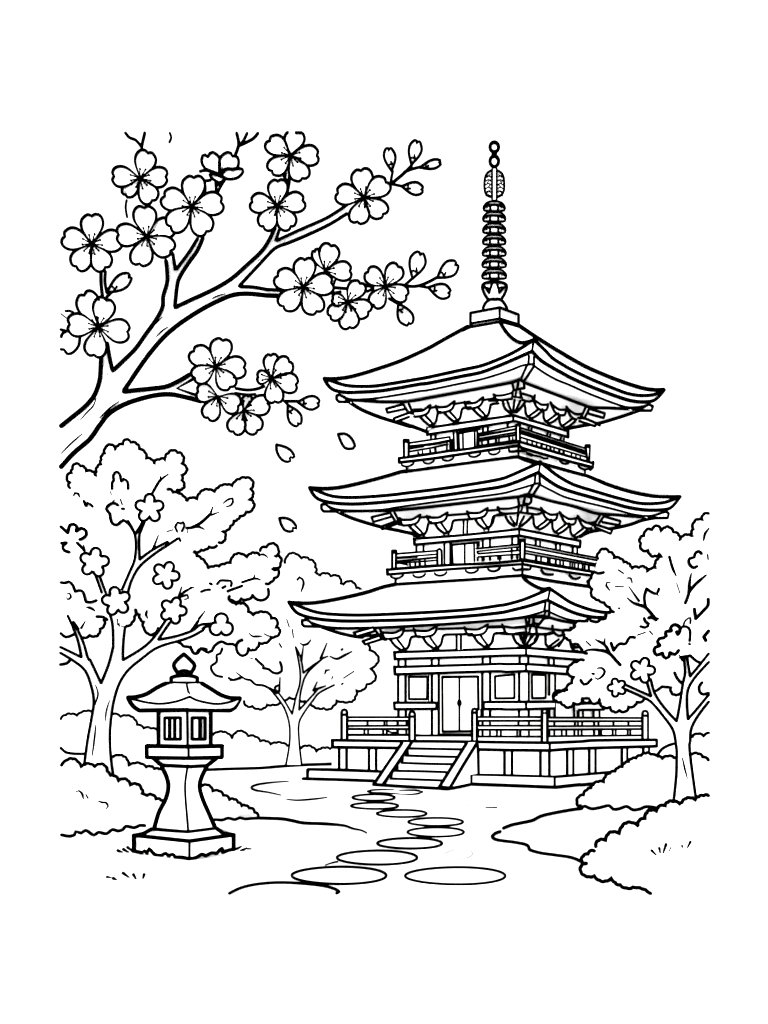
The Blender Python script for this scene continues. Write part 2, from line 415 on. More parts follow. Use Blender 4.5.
b2 = sc('i8:300,562 378,605^.36 462,612^.25 500,620 545,630^.2', 1); b2r = sc('l2:470,236 525,265^.35 580,285 610,308 655,320 672,340 712,350 740,370 757,398^.3', 1)
b2b = curve('l2:757,400 720,402 690,405 665,398 640,408 605,400 575,410 535,407')
bl = curve('i8:52,518 75,538 110,545 165,546')
bush('bush', 'low bush running behind the stone lantern down to the path', 'bush', 22.6, .35, 22,
     [bl, b2, b2r, b2b, [(160, 822), (60, 812)]], [bl, b2, b2r, b2b], 2.4)
h1 = sc('i8:52,380 130,365^.25 200,345^.2', 1, .25); h2 = sc('i8:303,355 338,370 418,408^.3 450,425 485,425 515,435', 1, .2)
h3 = sc('l1:525,488 625,503^.28', 1, .2); h4 = sc('l1:625,503 t5:88,655^.42 145,680 195,695 275,700^.2', 1, .25)
h5 = sc('t5:340,712 415,730^.3 480,715 520,722', 1, .22)
bush('hedge', 'long low hedge at the back between the lantern and the pagoda', 'hedge', 54.5, 1.6, 20,
     [h1, h2, h3, h4, h5, [(345, 762), (60, 766)]], [h1, h2, h3, h4, h5], 2.0)
mr = sc('r1:100,315 82,298^.4 115,265^.3 130,240 150,232 160,215 212,205 240,160 265,152 300,130 330,105 365,88 390,75 435,68 470,78^.1 490,92 548,86^.25', 1, .25)
mrb = sc('r1:470,328 385,330^-.3 345,335 310,318 245,320^-.3 180,330 100,320^.05', 1, .12); mrb = curve('r1:105,322 120,318 150,330 190,325 235,315 255,332 285,330 320,319 350,335 385,331 415,320 468,326')
mr2 = sc('r1:635,68 685,82^.25 712,97^.2', 1)
bush('bush', 'leafy bush covering the right end of the pagoda plinth', 'bush', 25.4, .7, 24,
     [mr, mr2, [(708, 800)], mrb[::-1]], [mr, mr2, mrb], 2.6)
fr = sc('r1:115,590 102,582 135,550 150,535', 1); fr = sc('r1:127,592 105,582 135,548 165,533', 1, .3)
fr2 = sc('r1:172,512 220,485^.4 285,452^.4 378,415^.4 380,388 408,380 468,345^.4 470,325 505,318 542,296^.3 575,308^.2 585,300 650,290^.3 690,268 712,267', 1, .25)
frb = sc('r1:435,736 350,706^-.12 290,695 248,660^.2 165,650^.3 100,630^.25 125,592^.3', 1, .2)
bush('bush', 'large scalloped bush in the right front corner below the leaning blossom tree', 'bush', 12.8, .6, 40,
     [frb, fr, fr2, [(708, 893)]], [frb, fr, fr2], 3.1, [('r1:440,530 462,552', 2.3, 1), ('r1:477,518 482,543', 2.1, 1), ('r1:510,500 496,542', 2.5, 1), ('r1:535,512 525,532', 1.6, 2), ('r1:627,488 612,517', 2.0, 1), ('r1:586,505 587,515', 1.2, 0)])
br = curve('r2:470,740 490,715 520,698 545,690'); br2 = sc('r2:635,658 690,655^.3 714,638^.15', 1)
bush('bush', 'small round bush half hidden behind the right tree trunk', 'bush', 29.5, .7, 16, [br, br2, [(708, 762), (655, 762)]], [br, br2], 2.3)
WADD = .9
# ================================================================== trees
def rosette(cx, cy, r, rot, Y, n=5, wd=2.3, dot=True):
    o = []
    for k in range(60):
        a_ = 2 * math.pi * k / 60; c_ = abs(math.cos(n * (a_ - rot) / 2))
        rr = r * (.45 + .57 * c_ ** .6); o.append((cx + rr * math.cos(a_), cy + rr * math.sin(a_)))
    mb, p = blob(o, Y, .12, r * .5, wd, grid=4)
    if dot: mb.ink([(cx - 1, cy), (cx + 1, cy + .3)], 1.4, p, m=2)
    return mb
def tree(name, label, Y, crown_pts, crown_strokes, cw, trunk_pts, trunk_strokes, tw, twigs, T=.9, sat=26, tsat=8, tT=.22, group=None, marks=()):
    t = thing(name, label, 'tree', None, group)
    mb = MB(); pc = Puff(crown_pts, Y + T + .15, T, sat, 6).mesh(mb)
    for s_ in crown_strokes: mb.ink(s_, cw, pc)
    for s_, w_, tp in marks: mb.ink(s_, w_ * 1.15, pc, tp)
    mb.build('crown', t)
    mb = MB(); pt = Puff(trunk_pts, Y, tT, tsat, 4).mesh(mb)
    for s_ in trunk_strokes: mb.ink(s_, tw - .4, pt)
    for s_, w_, tp in twigs: mb.ink(s_, w_ * 1.12, pt if pt.dist([z(s_)[0]])[0] > -1.5 else Const(Y - .03), tp)
    mb.build('trunk', t)
    return t
# --- thick tree behind the lantern
c1 = sc('d2:95,518 98,490 82,470 105,447 108,428 147,413^.5 172,440 220,462 224,440 248,405 247,382 267,352 264,330 315,337^.5 350,310 388,300^.55 428,333 460,378 500,405 525,382 555,388 568,352^.25 612,350^.35 635,362 630,400^.3 630,458^.5 632,480 610,528^.5')
c2 = sc('d2:565,525 590,540 655,580^.2 i6:82,340 130,335^.3 215,298^.35 300,270^.25 335,236^.2 390,238^.2 385,283^.3 375,335^.4 397,378^.4 365,392 335,412 305,435 290,460 248,485 265,515^.3 235,540^.3', 1, .25)
c3 = sc('i6:225,555 188,560 150,575 115,586', 1, .2); c4 = sc('i6:118,583 128,605 168,635 182,665 235,655 290,640 370,612^.42 430,600^.3', 1, .14)
c5 = sc('i6:433,580 462,563^.3 520,575^.45 500,608^.3 530,640^.5 490,668^.3 522,692^.4 500,710 460,738', 1, .2)
c6 = curve('i7:375,235 378,262 365,282 340,290 315,282 300,265'); c6b = sc('i7:300,265 275,285 245,280 225,298 190,288 190,270', 1, .2)
c7 = sc('i7:190,288 220,310 268,312 278,345 302,362 380,355^.2 388,378 420,392^.3 408,420 428,450^.4 388,465 380,482 330,492 322,517 280,520^.3', 1, .2)
c8 = curve('i7:280,520 275,545 250,556 228,540 222,512 230,490 250,480')
c9 = curve('i7:222,510 205,500 178,500 150,488 118,508 105,532 88,540 50,522 30,545 12,537 2,512')
c10 = curve('i5:752,718 725,712 710,735 690,736 672,708 640,702 630,690 610,680')
c11 = sc('i5:520,615 450,612^.5 452,585 430,550 412,528', 1, .25); c11b = sc('i5:410,528 405,560 370,605^.2 320,575^.4', 1, .2)
c12 = curve('i5:225,560 255,562 275,575'); c13 = sc('i5:258,575 240,618^.3 190,648^.4 158,660', 1, .2)
c14 = curve('i5:120,642 100,652 75,658 52,640')
c15 = curve('i5:52,396 72,398 90,392 108,408 120,440! 140,434 158,442 172,490! 200,490 222,482')
crown = c1 + c2 + c3 + c4 + c5 + [(268, 588)] + c6 + c6b + c7 + c8 + c9 + c10 + [(150, 640)] + c11 + c11b + c12 + c13 + c14 + [(60.3, 600), (60.3, 489)]
ltrunk = z('i8:160,605 135,900 330,900 305,655') + curve('i8:305,655 292,560 288,450 298,340 315,260 340,195 380,140 440,90 500,45 560,20 620,2') + z('i7:-0,455 60,420 118,402 50,404 -5,424') \
   + curve('i5:768,595 680,628 600,655 520,670') + z('i5:578,585 553,580') + curve('i5:553,580 520,630 480,680 430,720 352,766') + z('i5:352,690 358,614 322,602') \
   + z('i5:312,520 368,465 390,390 430,320 500,260 620,182') + z('i5:560,200 432,285 430,180 452,100 435,100 410,165 372,100') + curve('i5:405,160 412,220 405,290 380,350 345,430') + z('i5:300,430 265,445 238,360 220,365 248,445 285,540') \
   + curve('i5:285,540 300,600 303,690 285,768') + z('i8:280,120 245,205 190,90 160,0') + z('i5:155,670 128,612 85,555 110,610 135,680') + z('i8:150,82 50,32 50,65') + curve('i8:50,65 120,105 170,150 200,230 210,300 200,370 180,480 160,605')
lst = ['i8:304,652 292,560 288,450 298,340 315,260 340,195 380,140 440,90 500,45 i5:560,692 620,676 680,655 740,622 i7:60,424 117,402',
       'i8:163,603 180,480 200,370 210,300 200,230 170,150 120,105 50,62', 'i8:50,34 150,82! i5:135,680 110,610 85,555', 'i5:112,585 155,670 185,768 i8:190,90 245,207! 280,120 300,45 i5:303,690 300,600 285,540',
       'i5:360,610 352,690 350,768! 430,720 480,680 520,630 553,580', 'i5:578,585 520,670! 600,655 680,628 i7:50,407 117,400',
       'i5:248,445 220,365', 'i5:268,445 236,360', 'i5:345,430 380,350 405,290 412,220 405,160 375,100', 'i5:370,465 390,390 430,320 500,260 560,220 620,182 626,196', 'i5:375,110 410,165! 450,95', 'i5:456,100 436,148 428,180 430,285! 490,240 565,200']
ltw = [('i5:495,235 520,170', 2.2, 1), ('d2:485,555 510,510 530,480 568,452', 2.2, 1), ('d2:530,485 530,462', 1.8, 1), ('i5:680,132 720,112 768,70', 2.6, 0), ('i5:768,72 i6:205,370', 2.2, 1),
       ('i6:80,470 125,462 185,412 205,372', 2.2, 1), ('i6:185,412 235,395', 1.8, 1), ('i6:110,465 140,465 165,477', 1.8, 1), ('i5:130,205 165,242', 2.4, 0), ('i5:165,242 162,215', 2, 1),
       ('i5:610,490 640,445 688,418', 2, 1), ('i5:612,480 632,418', 2, 1), ('i5:620,470 660,455 664,472 645,478', 1.6, 2), ('i5:680,625 712,580', 2.2, 0), ('i5:715,570 745,532', 2, 1),
       ('i7:180,246 250,220', 2.2, 0), ('i7:250,203 310,185 338,192', 2, 1), ('i7:305,187 312,165', 1.8, 1), ('i8:50,118 80,112 95,98', 2.4, 0), ('i5:150,615 170,580', 1.8, 1), ('i5:115,590 135,620', 2.4, 0),
       ('i8:218,215 230,262 212,320', 1.2, 2), ('i8:285,290 270,340 264,390', 1.0, 2), ('i8:220,405 212,480 202,555', 1.3, 2), ('i5:332,590 330,700', .9, 2), ('i5:725,441 745,432 768,430', 2, 0), ('i7:55,250 95,237', 2, 2)]
lmk = [('d2:297,522 298,492 306,480! 303,458 318,440 334,452 341,486! 355,475 372,490 374,522', 2.0, 0), ('d2:290,535 293,550', 1.6, 2), ('d2:112,555 120,542 135,545 142,562', 2, 2), ('d2:162,580 172,604! 182,590 203,606', 2.2, 0),
       ('d2:326,600 305,590 282,600 270,620 287,641! 290,665 300,690 322,695 337,682! 352,672 374,688', 2.3, 0), ('d2:337,572 346,598', 2.2, 2), ('d2:345,618 355,618', 2, 0), ('d2:300,582 312,574', 1.4, 2),
       ('i5:52,128 85,158! 95,120 112,115 128,128 125,150! 150,135 172,148 175,165 160,182 142,190', 2.4, 0), ('i5:55,208 78,205! 62,222 68,242 92,250', 2.4, 0),
       ('i5:78,468 85,478 100,465 92,446 80,452', 1.4, 2), ('i5:175,515 195,518 215,532', 2, 2), ('i5:465,530 460,552 468,568', 2, 2), ('i5:560,152 590,142', 1.6, 2), ('i5:600,130 612,108 628,112! 640,105 644,125 632,150', 1.6, 0), ('i5:600,130 610,152', 1.5, 0), ('i5:655,128 660,158', 1.4, 2),
       ('i6:255,352 275,335 300,327 302,345 290,362 270,368', 1.7, 2), ('i6:425,600 450,597 470,612', 1.5, 2), ('i7:130,212 145,194 170,194! 195,196 200,205 196,222', 1.8, 0), ('i7:95,208 104,212', 2, 0), ('i7:155,230 170,222', 2, 0),
       ('i7:283,445 300,462 345,462', 1.4, 2), ('i7:355,450 388,466', 1.6, 2), ('i7:225,505 236,485 250,480', 1.8, 2), ('i7:0,226 18,228', 1.6, 2)]
tl = tree('blossom_tree', 'thick-trunked blossom tree with scalloped crown behind the stone lantern', 22.0, crown, [c1, c2, c3, c4, c5, c6, c6b, c7, c8, c9, c10, c11, c11b, c12, c13, c14, c15], 2.5, ltrunk, lst, 2.7, ltw, marks=lmk, T=.9)
for s_, r, rot, n in (('i5:477,40', 14.2, -.3, 5), ('i5:212,300', 14.6, 1.1, 5), ('i5:318,486', 14.2, -1.75, 5), ('i5:555,360', 13.6, .1, 5), ('i5:591,530', 13.2, .05, 5), ('i7:150,411', 12, -1.57, 3)):
    (x, y), = z(s_); rosette(x, y, r, rot, 21.55, n).build('blossom', tl)
# --- thin tree behind the left eave of the lowest roof
b1 = sc('i7:455,110 535,90^.5 570,97 602,150^.3 625,165 685,172^.38 722,215^.4 768,195 X:255,100', 1, .3)
b1 = sc('X:224,45 225,80 255,100^.05 325,105^.3 388,155^.42 405,158 488,180^.42 530,210^.25'); b0 = sc('i7:455,110 535,90^.48 572,95 600,130', 1, .3)
b2_ = sc('t5:665,218 668,240 672,330^.5 655,405^.5 603,432^.3 600,465 572,488^.3 510,480^.12 495,508 450,518^.3 385,492^.22', 1, .25)
b3_ = sc('t5:360,485 310,475 285,467 262,482', 1, .12); b4 = sc('t5:242,490 205,502 178,500 135,522^.25 108,508 68,485^.35', 1, .2)
b5 = curve('i7:155,520 145,545 128,552 128,585 102,605 105,628 125,650 155,657')
cc = [(284, 563)] + b0 + b1 + [(392, 620), (372, 640)] + b2_ + b3_ + b4 + [(225, 690)] + b5[::-1] + [(262, 610), (272, 590)]
ct = z('t5:275,768 275,790 340,790 340,768') + curve('t5:335,740 330,660 330,600 350,550 400,480 430,445 500,408') + z('t5:440,425 380,475 332,527') + curve('t5:334,525 338,450 355,380 440,285') + z('t5:390,320 352,350 342,280 315,225') + curve('t5:325,260 335,330 335,400 315,470 298,545') + z('t5:265,490 215,430 190,425') + curve('t5:235,480 265,530 285,600 285,690 275,768')
cst = ['g6:412,72 t5:285,690 285,600 265,530 235,480 190,425', 'g6:488,72 t5:333,690 330,600 350,550 400,480 430,445 500,408', 't5:225,435 265,490 298,547! 315,470 335,400 335,330 315,225', 't5:355,380 338,450 332,527! 380,475 420,430', 't5:315,225 340,280 352,350! 390,320 440,285', 't5:355,380 380,340 440,285']
ctw = [('t5:435,280 465,207', 2, 1), ('t5:435,283 470,270', 2, 1), ('t5:480,270 512,283 545,268 585,247', 1.8, 2), ('t5:400,435 418,393', 1.8, 1), ('t5:410,430 460,412', 2, 1), ('t5:236,440 240,370', 1.8, 1), ('t5:190,425 160,410 120,405 100,385 70,378 30,348', 1.8, 1), ('t5:0,388 50,378', 1.8, 2), ('t5:190,425 225,445', 2.4, 0), ('t5:225,440 215,420 240,405', 2, 2),
       ('t5:342,290 352,220', 1.9, 1), ('t5:335,205 348,215 372,210 388,190', 1.7, 2), ('t5:545,375 595,342', 1.8, 2), ('t5:455,355 460,338 478,335', 1.8, 2), ('t5:488,380 494,366', 1.5, 2), ('t5:535,240 540,235', 1.5, 0), ('t5:235,208 246,228', 2.2, 2), ('t5:272,92 284,130', 2, 2), ('t5:298,138 304,180', 2, 2), ('t5:536,405 542,400', 1.2, 0)]
cmk = [('i7:515,190 525,178 540,188 545,210 532,250', 1.7, 1), ('i7:185,662 205,672 245,660', 1.9, 0), ('i7:285,565 300,570', 1.6, 2), ('i7:315,570 330,585 352,605', 2, 0), ('i7:350,615 378,620 395,635 420,640 440,628 440,610 432,585', 1.9, 0), ('i7:430,497 440,515', 1.8, 2)]
tree('blossom_tree', 'slender forked tree with round crown behind the left eave of the lowest roof', 50.0, cc, [b0, b1, b2_, b3_, b4, b5], 2.1, ct, cst, 1.8, ctw, T=1.6, sat=24, tsat=6, tT=.3, marks=cmk)
# --- tree on the right, in front of the pagoda
r1 = sc('r3:182,282 188,252 235,250^.4 258,282^.3 290,282 305,300 338,318 345,330 378,325 420,348^.4 462,328 458,303 490,272^.2 476,256^.15 455,268^.3 432,260^.3 425,240 388,208^.45 405,172^.4 410,150^.2 440,145^.3 485,153^.6 545,155^.45 575,197^.3 638,178^.35 640,140 645,105^.2 685,100^.3 713,65^.4', 1, .25)
r2_ = sc('r3:165,345 150,375 138,400 155,428 150,455 185,480 212,492 238,515 258,538', -1, .15); r0 = curve('r3:165,345 185,352 210,347')
r3_ = curve('r3:222,545 218,570 195,572 180,585 148,580 140,570 118,582 90,580 66,592 70,612 50,615'); r3b = sc('AA:545,295 470,322^-.2 475,350 515,385^.2 520,410 530,440 590,455^.2 620,470', -1, .15)
r4 = sc('AA:600,513 555,525 500,570 500,600 540,620 525,660 490,690 478,712 425,735 405,755', -1, .18)
r5_ = sc('FF:110,0 75,8 20,45^.3 70,75^.25 90,98 150,80^.4 200,82 205,50 225,82 258,68 300,82^.3 320,55^.2 345,110^.25 385,105 445,128^.42 480,138 500,105^.25 545,95 555,75 600,62', -1, .22)
r6 = sc('r5:140,945 245,915^-.2 265,910 340,970^.45 350,960', -1, .2)
rc = [(598, 560)] + r1 + [(708.5, 515), (708.5, 690), (690, 700), (664, 694)] + r6[::-1] + r5_[::-1] + r4[::-1] + [(585, 654)] + r3b[::-1] + r3_[::-1][:3] + [(606, 617)] + r2_[::-1]
rt_ = z('r1:545,290 520,400 680,400 650,275') + curve('r1:650,275 635,150 622,50') + z('r2:625,680 630,620 660,560 715,490 715,455 660,520 615,572') + curve('r2:612,570 610,500 615,430 650,370 715,300') + z('r2:715,260 680,300 627,367 612,275 592,275') + curve('r2:594,275 600,350 590,400 575,500 560,582') + curve('r2:558,580 500,520 450,450 428,380') + z('r2:415,390 433,462 320,412 310,428 400,465') + curve('r2:440,490 490,550 540,620 555,680') + curve('r1:550,10 560,60 558,170 545,290')
rst = ['r2:305,425 400,468 440,492 490,550 540,620 555,680 r1:556,20 560,60 558,170 546,288', 'r2:318,408 437,462! 415,388', 'r2:436,380 456,450 502,518 560,582! 575,500 590,400 600,350 594,272', 'r2:610,275 625,367! 680,300 713,258', 'r2:714,298 650,370 615,430 610,500 615,572! 660,520 714,455', 'r2:714,488 660,560 630,620 625,680 r1:622,20 624,60 635,150 652,275']
rtw = [('r2:550,348 565,380 588,402', 2.4, 0), ('r2:290,312 265,285 240,258 205,243 150,238 120,245', 2.6, 1), ('r2:240,258 215,215 170,190', 2.4, 1), ('r2:213,212 216,182', 2, 1), ('r3:463,575 430,535 405,512 355,495 323,470', 2.6, 1), ('r3:412,515 405,470 415,425! 440,442 465,450 475,425', 2.2, 0), ('r3:380,485 330,415', 2, 1), ('r3:463,448 473,460', 1.6, 1),
       ('r3:602,495 618,450 622,400 630,352', 2.4, 1), ('r3:618,445 650,405 702,360', 2.6, 1), ('r3:525,272 540,325 558,365', 2.2, 1), ('r3:560,400 576,448', 2, 2), ('r3:645,522 652,570! 690,530 710,505 711,475', 2.6, 0), ('r5:585,435 545,485! 562,518', 2.8, 0), ('r5:430,645 480,690 520,708', 2.2, 0), ('r5:345,660 430,645', 2.4, 0), ('r5:335,640 360,690', 2.2, 2), ('r5:530,875 505,910 510,955 540,975 585,965', 2.4, 0), ('r1:588,85 600,140 612,185', 1.2, 2)]
rmk = [('r3:715,135 695,165 690,195', 2, 2), ('r3:708,262 711,285', 2.4, 2), ('r3:680,258 665,245 648,258 645,275 622,280 620,305 640,325 658,318', 2.3, 0), ('r3:280,335 305,352', 2.4, 2), ('r3:320,375 340,375 347,400', 1.5, 2), ('r3:265,415 305,416', 2, 2), ('r3:242,395 225,395 222,410 240,435', 1.6, 2), ('r3:245,685 258,722! 285,690 315,690 335,658 360,660', 2.3, 0), ('r3:372,648 410,635', 2.2, 2), ('r3:430,628 445,645', 2.2, 2),
       ('r5:110,465 85,435', 1.5, 2), ('r5:75,375 45,350 35,325', 2.2, 0), ('r5:5,395 45,405 70,392', 2, 0), ('r5:140,340 105,318 75,322', 2.6, 0), ('r3:470,570 440,565', 2, 0), ('r5:225,480 220,440 268,435! 262,410 285,382 320,385 345,410 340,440 325,465! 312,440', 2.6, 0), ('r5:208,492 165,500 150,525 172,560! 130,575 122,610 145,640 192,622! 200,650 222,668 248,655 256,618! 300,635 330,600', 2.6, 0), ('r5:345,410 375,395 400,398 428,430 425,520', 1.9, 0), ('r5:370,395 385,350 428,320 430,370', 1.2, 0), ('r5:420,545 428,548', 1.8, 0),
       ('AA:615,392 645,420', 2.2, 2), ('AA:580,640 600,668 620,665 650,635', 2.2, 0), ('AA:685,565 715,562 735,585 720,615 690,635 672,625', 1.9, 2), ('AA:655,598 665,602', 1.6, 0), ('r3:282,520 286,520', 1.4, 0), ('AA:515,395 525,430 575,430 590,450', 2.2, 0), ('AA:530,412 560,410 575,430', 2, 0), ('FF:205,55 250,55 258,72', 2, 0), ('r2:160,352 165,355', 1.2, 0)]
tr = tree('blossom_tree', 'forked blossom tree at the right whose crown covers the pagoda eave', 24.0, rc, [r1, r2_, r0, r3_, r3b, r4, r5_, r6], 2.5, rt_, rst, 2.7, rtw, marks=rmk, T=.9, sat=24)
rosette(642.3, 670.2, 12.6, -1.25, 23.55).build('blossom', tr); rosette(617, 687.5, 9.2, .6, 23.6, dot=False, wd=2.1).build('blossom', tr)
WADD = .5
# ================================================================== cherry branch in the near foreground
BY = 5.0
cb = thing('cherry_branch', 'forking cherry branch with large open blossoms reaching in at the upper left', 'branch', None)
o1 = curve('d2:52,222 110,175 165,130 205,85 225,45 238,0 d:242,540 245,465')
o2 = curve('d:275,400 285,460 300,532! 350,485 410,425 460,355 510,285 540,225 h:20,490 45,400 45,330 38,260')
o3 = curve('h:82,215 100,320! 180,215 240,120'); o4 = curve('h:275,115 240,195 180,280 130,360 110,420 95,560! 200,510 320,455 400,412 470,365 560,285 650,200 700,125 735,50')
o5 = curve('h:770,45 740,135! b:440,545 500,518 600,474 660,438 705,408'); o6 = curve('b:705,450 620,502 520,550 420,592 h:768,165 720,195 640,280 570,355 505,425! 600,430 700,448 f:100,444 200,450')
o7 = curve('f:190,487 100,483 h:680,483 560,472 470,480 390,510 280,565 160,640 80,700 10,765 d:470,460 410,545 352,632! 410,625 480,618 555,608 610,585 670,550')
o8 = curve('d:690,570 610,616! 705,650'); o9 = curve('d2:725,102 640,80 575,69 510,73 440,89 360,116 285,160 240,215 190,285 115,350 52,418')
BP = o1 + o2 + o3 + o4 + o5 + o6 + o7 + o8 + o9
mb = MB(); pb = Puff(BP, BY, .03, 9, 4).mesh(mb)
for o_, w_ in ((o1, 4.3), (o2, 3.9), (o3, 3.3), (o4, 3.8), (o5, 3.0), (o6, 3.2), (o7, 4.3), (o8, 3.2), (o9, 4.6)): mb.ink(o_, w_, pb)
for s_, w_ in (('d2:145,192 180,152 205,127 222,88', 1.5), ('d2:237,182 290,132 332,102', 1.6), ('d2:52,354 100,305 155,257', 1.6), ('d:510,305 540,272', 1.4), ('d:508,368 540,338 566,320', 1.4), ('d:272,557 276,543', 1.2), ('h:330,502 370,485 418,470', 1.4), ('h:628,262 642,250', 1.2), ('d2:125,188 140,190', 1)):
    mb.ink(s_, w_, pb, 2)
tw = Const(BY + .01)
for s_, w_ in (('d:245,55 245,110 252,178', 3.4), ('d:266,55 264,105 272,155', 3.0), ('d:272,178 295,155', 3.0), ('a:362,62 382,85 412,97 440,130', 2.8), ('a:455,62 440,130 443,148', 3), ('a:575,62 582,85 573,107', 2.2), ('h2:282,25 297,110 272,190', 3.2), ('h2:362,25 335,80 310,112', 2.8), ('h2:445,25 410,65 350,98 305,118', 3),
              ('a:368,385 363,420 370,466', 2.2), ('h2:640,350 665,385', 2.6), ('h2:660,330 652,380', 2.4), ('h2:685,350 685,400 670,480', 3.2), ('h2:120,400 125,470', 2.8), ('h2:195,375 160,430 140,470', 2.8), ('h2:125,430 150,410', 2.6), ('h4:230,118 300,128 360,122 410,105', 3.0), ('h4:225,148 300,158 355,155', 2.6), ('f:530,432 625,440', 3), ('f:525,470 580,460', 2.8), ('g:100,290 150,300', 3), ('g:110,330 150,310', 2.6), ('f:545,385 530,430', 2.4),
              ('c:440,305 500,255 535,220', 3.2), ('c:435,300 445,245', 2.6), ('c:500,250 540,235 580,225', 2.8), ('c:430,305 490,318', 2.6), ('g:350,290 400,245', 2.8), ('g:360,295 430,295 500,270 555,240', 3), ('g:430,292 500,305', 2.6), ('g:250,375 310,410', 2.8), ('h4:540,200 635,200', 3), ('h4:540,200 565,225', 2.6)):
    mb.ink(s_, w_, tw)
mb.ink('a:515,150 545,135', .9, tw, 2, m=2)
mb.build('branch', cb)

UP = [(0, 0), (.10, .09), (.24, .235), (.40, .385), (.55, .475), (.69, .5), (.82, .455), (.92, .335), (.98, .20), (.965, .09), (.93, .01)]
DN = [(.93, .01), (.965, -.05), (1.0, -.15), (.985, -.29), (.90, -.42), (.75, -.495), (.58, -.48), (.43, -.395), (.26, -.245), (.11, -.10), (0, 0)]
def petal_outline(cx, cy, ang, L_, W_, flip=1):
    ca, sa = math.cos(ang), math.sin(ang); out = []
    for half in (UP, DN):
        q = [(cx + L_*u*ca - W_*v*flip*sa, cy + L_*u*sa + W_*v*flip*ca) for u, v in half]
        out += catmull(q, 1.6)[:-1]
    return out
nb = [0]
ZO = [0, 0, 1, 2, 0, 1, 0, 0, 2, 1, 0, 1, 0, 1, 2, 1]
def blossom(spec, petals, wd=2.75, stamens=True, skip=()):
    """SPEC crop:centre;  PETALS list of (dx, dy, length, width factor) from the centre to the tip"""
    dz = .11 * ZO[nb[0]]; nb[0] += 1
    (cx, cy), = z(spec); Y = BY - .06 - dz
    mb = MB(); n = 10
    ring = [(cx + 1.9*math.cos(2*math.pi*k/n), cy + 1.9*math.sin(2*math.pi*k/n)) for k in range(n)]
    mb.slab(ring, Const(Y - .09), .02, m=1)
    bl = mb.build('blossom', cb); st = MB()
    for i, pt in enumerate(petals):
        dx, dy, L_ = pt[:3]; wf = pt[3] if len(pt) > 3 else .74
        a_ = math.atan2(dy, dx); o_ = petal_outline(cx, cy, a_, L_, L_ * wf, 1 if i % 2 else -1)
        m_, p = blob(o_, Y - .015 * i, .012, 4, 0, grid=4)
        if min(q[1] for q in o_) < 132:      # the topmost blossom runs out of the picture
            cut = [q for q in o_ if q[1] >= 132.3]; k_ = max(range(len(cut) - 1), key=lambda i: math.dist(cut[i], cut[i + 1]))
            m_, p = blob(cut, Y - .015 * i, .012, 4, 0, grid=4); m_.ink(cut[:k_ + 1], wd, p); m_.ink(cut[k_ + 1:] + [cut[0]], wd, p); m_.build('petal', bl); continue
        n_ = len(o_); h_ = int(n_ * .30); q_ = o_ + [o_[0]]
        m_.ink(q_[h_:n_ - h_], wd, p); m_.ink(q_[:h_ + 1][::-1], wd, p, 3); m_.ink(q_[n_ - h_ - 1:], wd, p, 3); m_.build('petal', bl)
        if stamens and wf > .5 and not (cy < 160 and dy < -100):
            for da in (-.30, .26):
                ln = 10.4 if da > 0 else 9.4
                e_ = (cx + ln*math.cos(a_+da), cy + ln*math.sin(a_+da)); dc = Const(Y - .095)
                st.ink([(cx + 2*math.cos(a_+da), cy + 2*math.sin(a_+da)), e_], 1.15, dc); st.ink([e_, (e_[0]+.3, e_[1]+.2)], 2.2, dc)
    if st.v: st.build('stamens', bl)
    return bl
blossom('a:432,280', [(-75, 85, 23, .62), (40, -135, 28.5), (-130, -12, 28), (126, -8, 27.5), (60, 112, 27)])
blossom('a:200,595', [(2, -145, 30), (-140, -38, 30), (140, -22, 30), (-75, 112, 29), (68, 118, 29)])
blossom('a:465,560', [(115, -55, 29), (-15, -150, 31), (-145, -12, 30.5), (118, 70, 29.5), (-38, 135, 30)])
blossom('a:680,415', [(12, -148, 31), (-138, -52, 31), (155, -22, 31.5), (-103, 100, 31), (75, 130, 31)])
blossom('b:435,170', [(30, -130, 25, .8), (-108, -75, 27.5), (132, 0, 28), (58, 112, 27.5), (-95, 78, 26)])
blossom('b:370,412', [(5, -125, 26.5), (-125, -20, 27), (125, -25, 28), (-68, 105, 26.5), (68, 105, 26.5)])
blossom('c:308,372', [(-15, -135, 29), (-130, -22, 28.5), (110, -78, 28.5), (95, 82, 27), (-35, 122, 27)])
blossom('d:232,322', [(-70, -160, 37.5, .62), (40, -140, 30), (142, 25, 31.5), (-20, 138, 30), (-148, -15, 31)])
blossom('e:220,272', [(35, -130, 29), (-112, -78, 29), (138, 5, 30), (72, 100, 26.5), (-105, 55, 25.5)])
blossom('e:230,415', [(-98, -25, 22, .85), (-50, 110, 25), (100, 50, 24, .85)])
blossom('e:352,482', [(25, -72, 16, .6), (118, -35, 27), (70, 100, 26), (-50, 108, 25)])
blossom('e:487,328', [(-2, -115, 24.5, .62), (82, -80, 26), (122, 32, 27), (18, 115, 25), (-68, -8, 14.5, .95)])
blossom('f:480,325', [(-70, -135, 23.5, .45), (38, -165, 27.5), (160, 2, 26.5)])
blossom('f:342,430', [(10, -182, 29.5), (-170, -75, 30), (182, -28, 30), (88, 160, 29.5), (-132, 125, 29.5)])
blossom('f:625,525', [(80, -120, 24), (130, 62, 24.5, .82), (12, 165, 27), (-112, 92, 23.5, .7), (-92, -22, 16, .8)])
blossom('g:228,297', [(-112, -95, 24.5), (80, -130, 25), (132, 62, 24), (-75, 120, 23.5)])
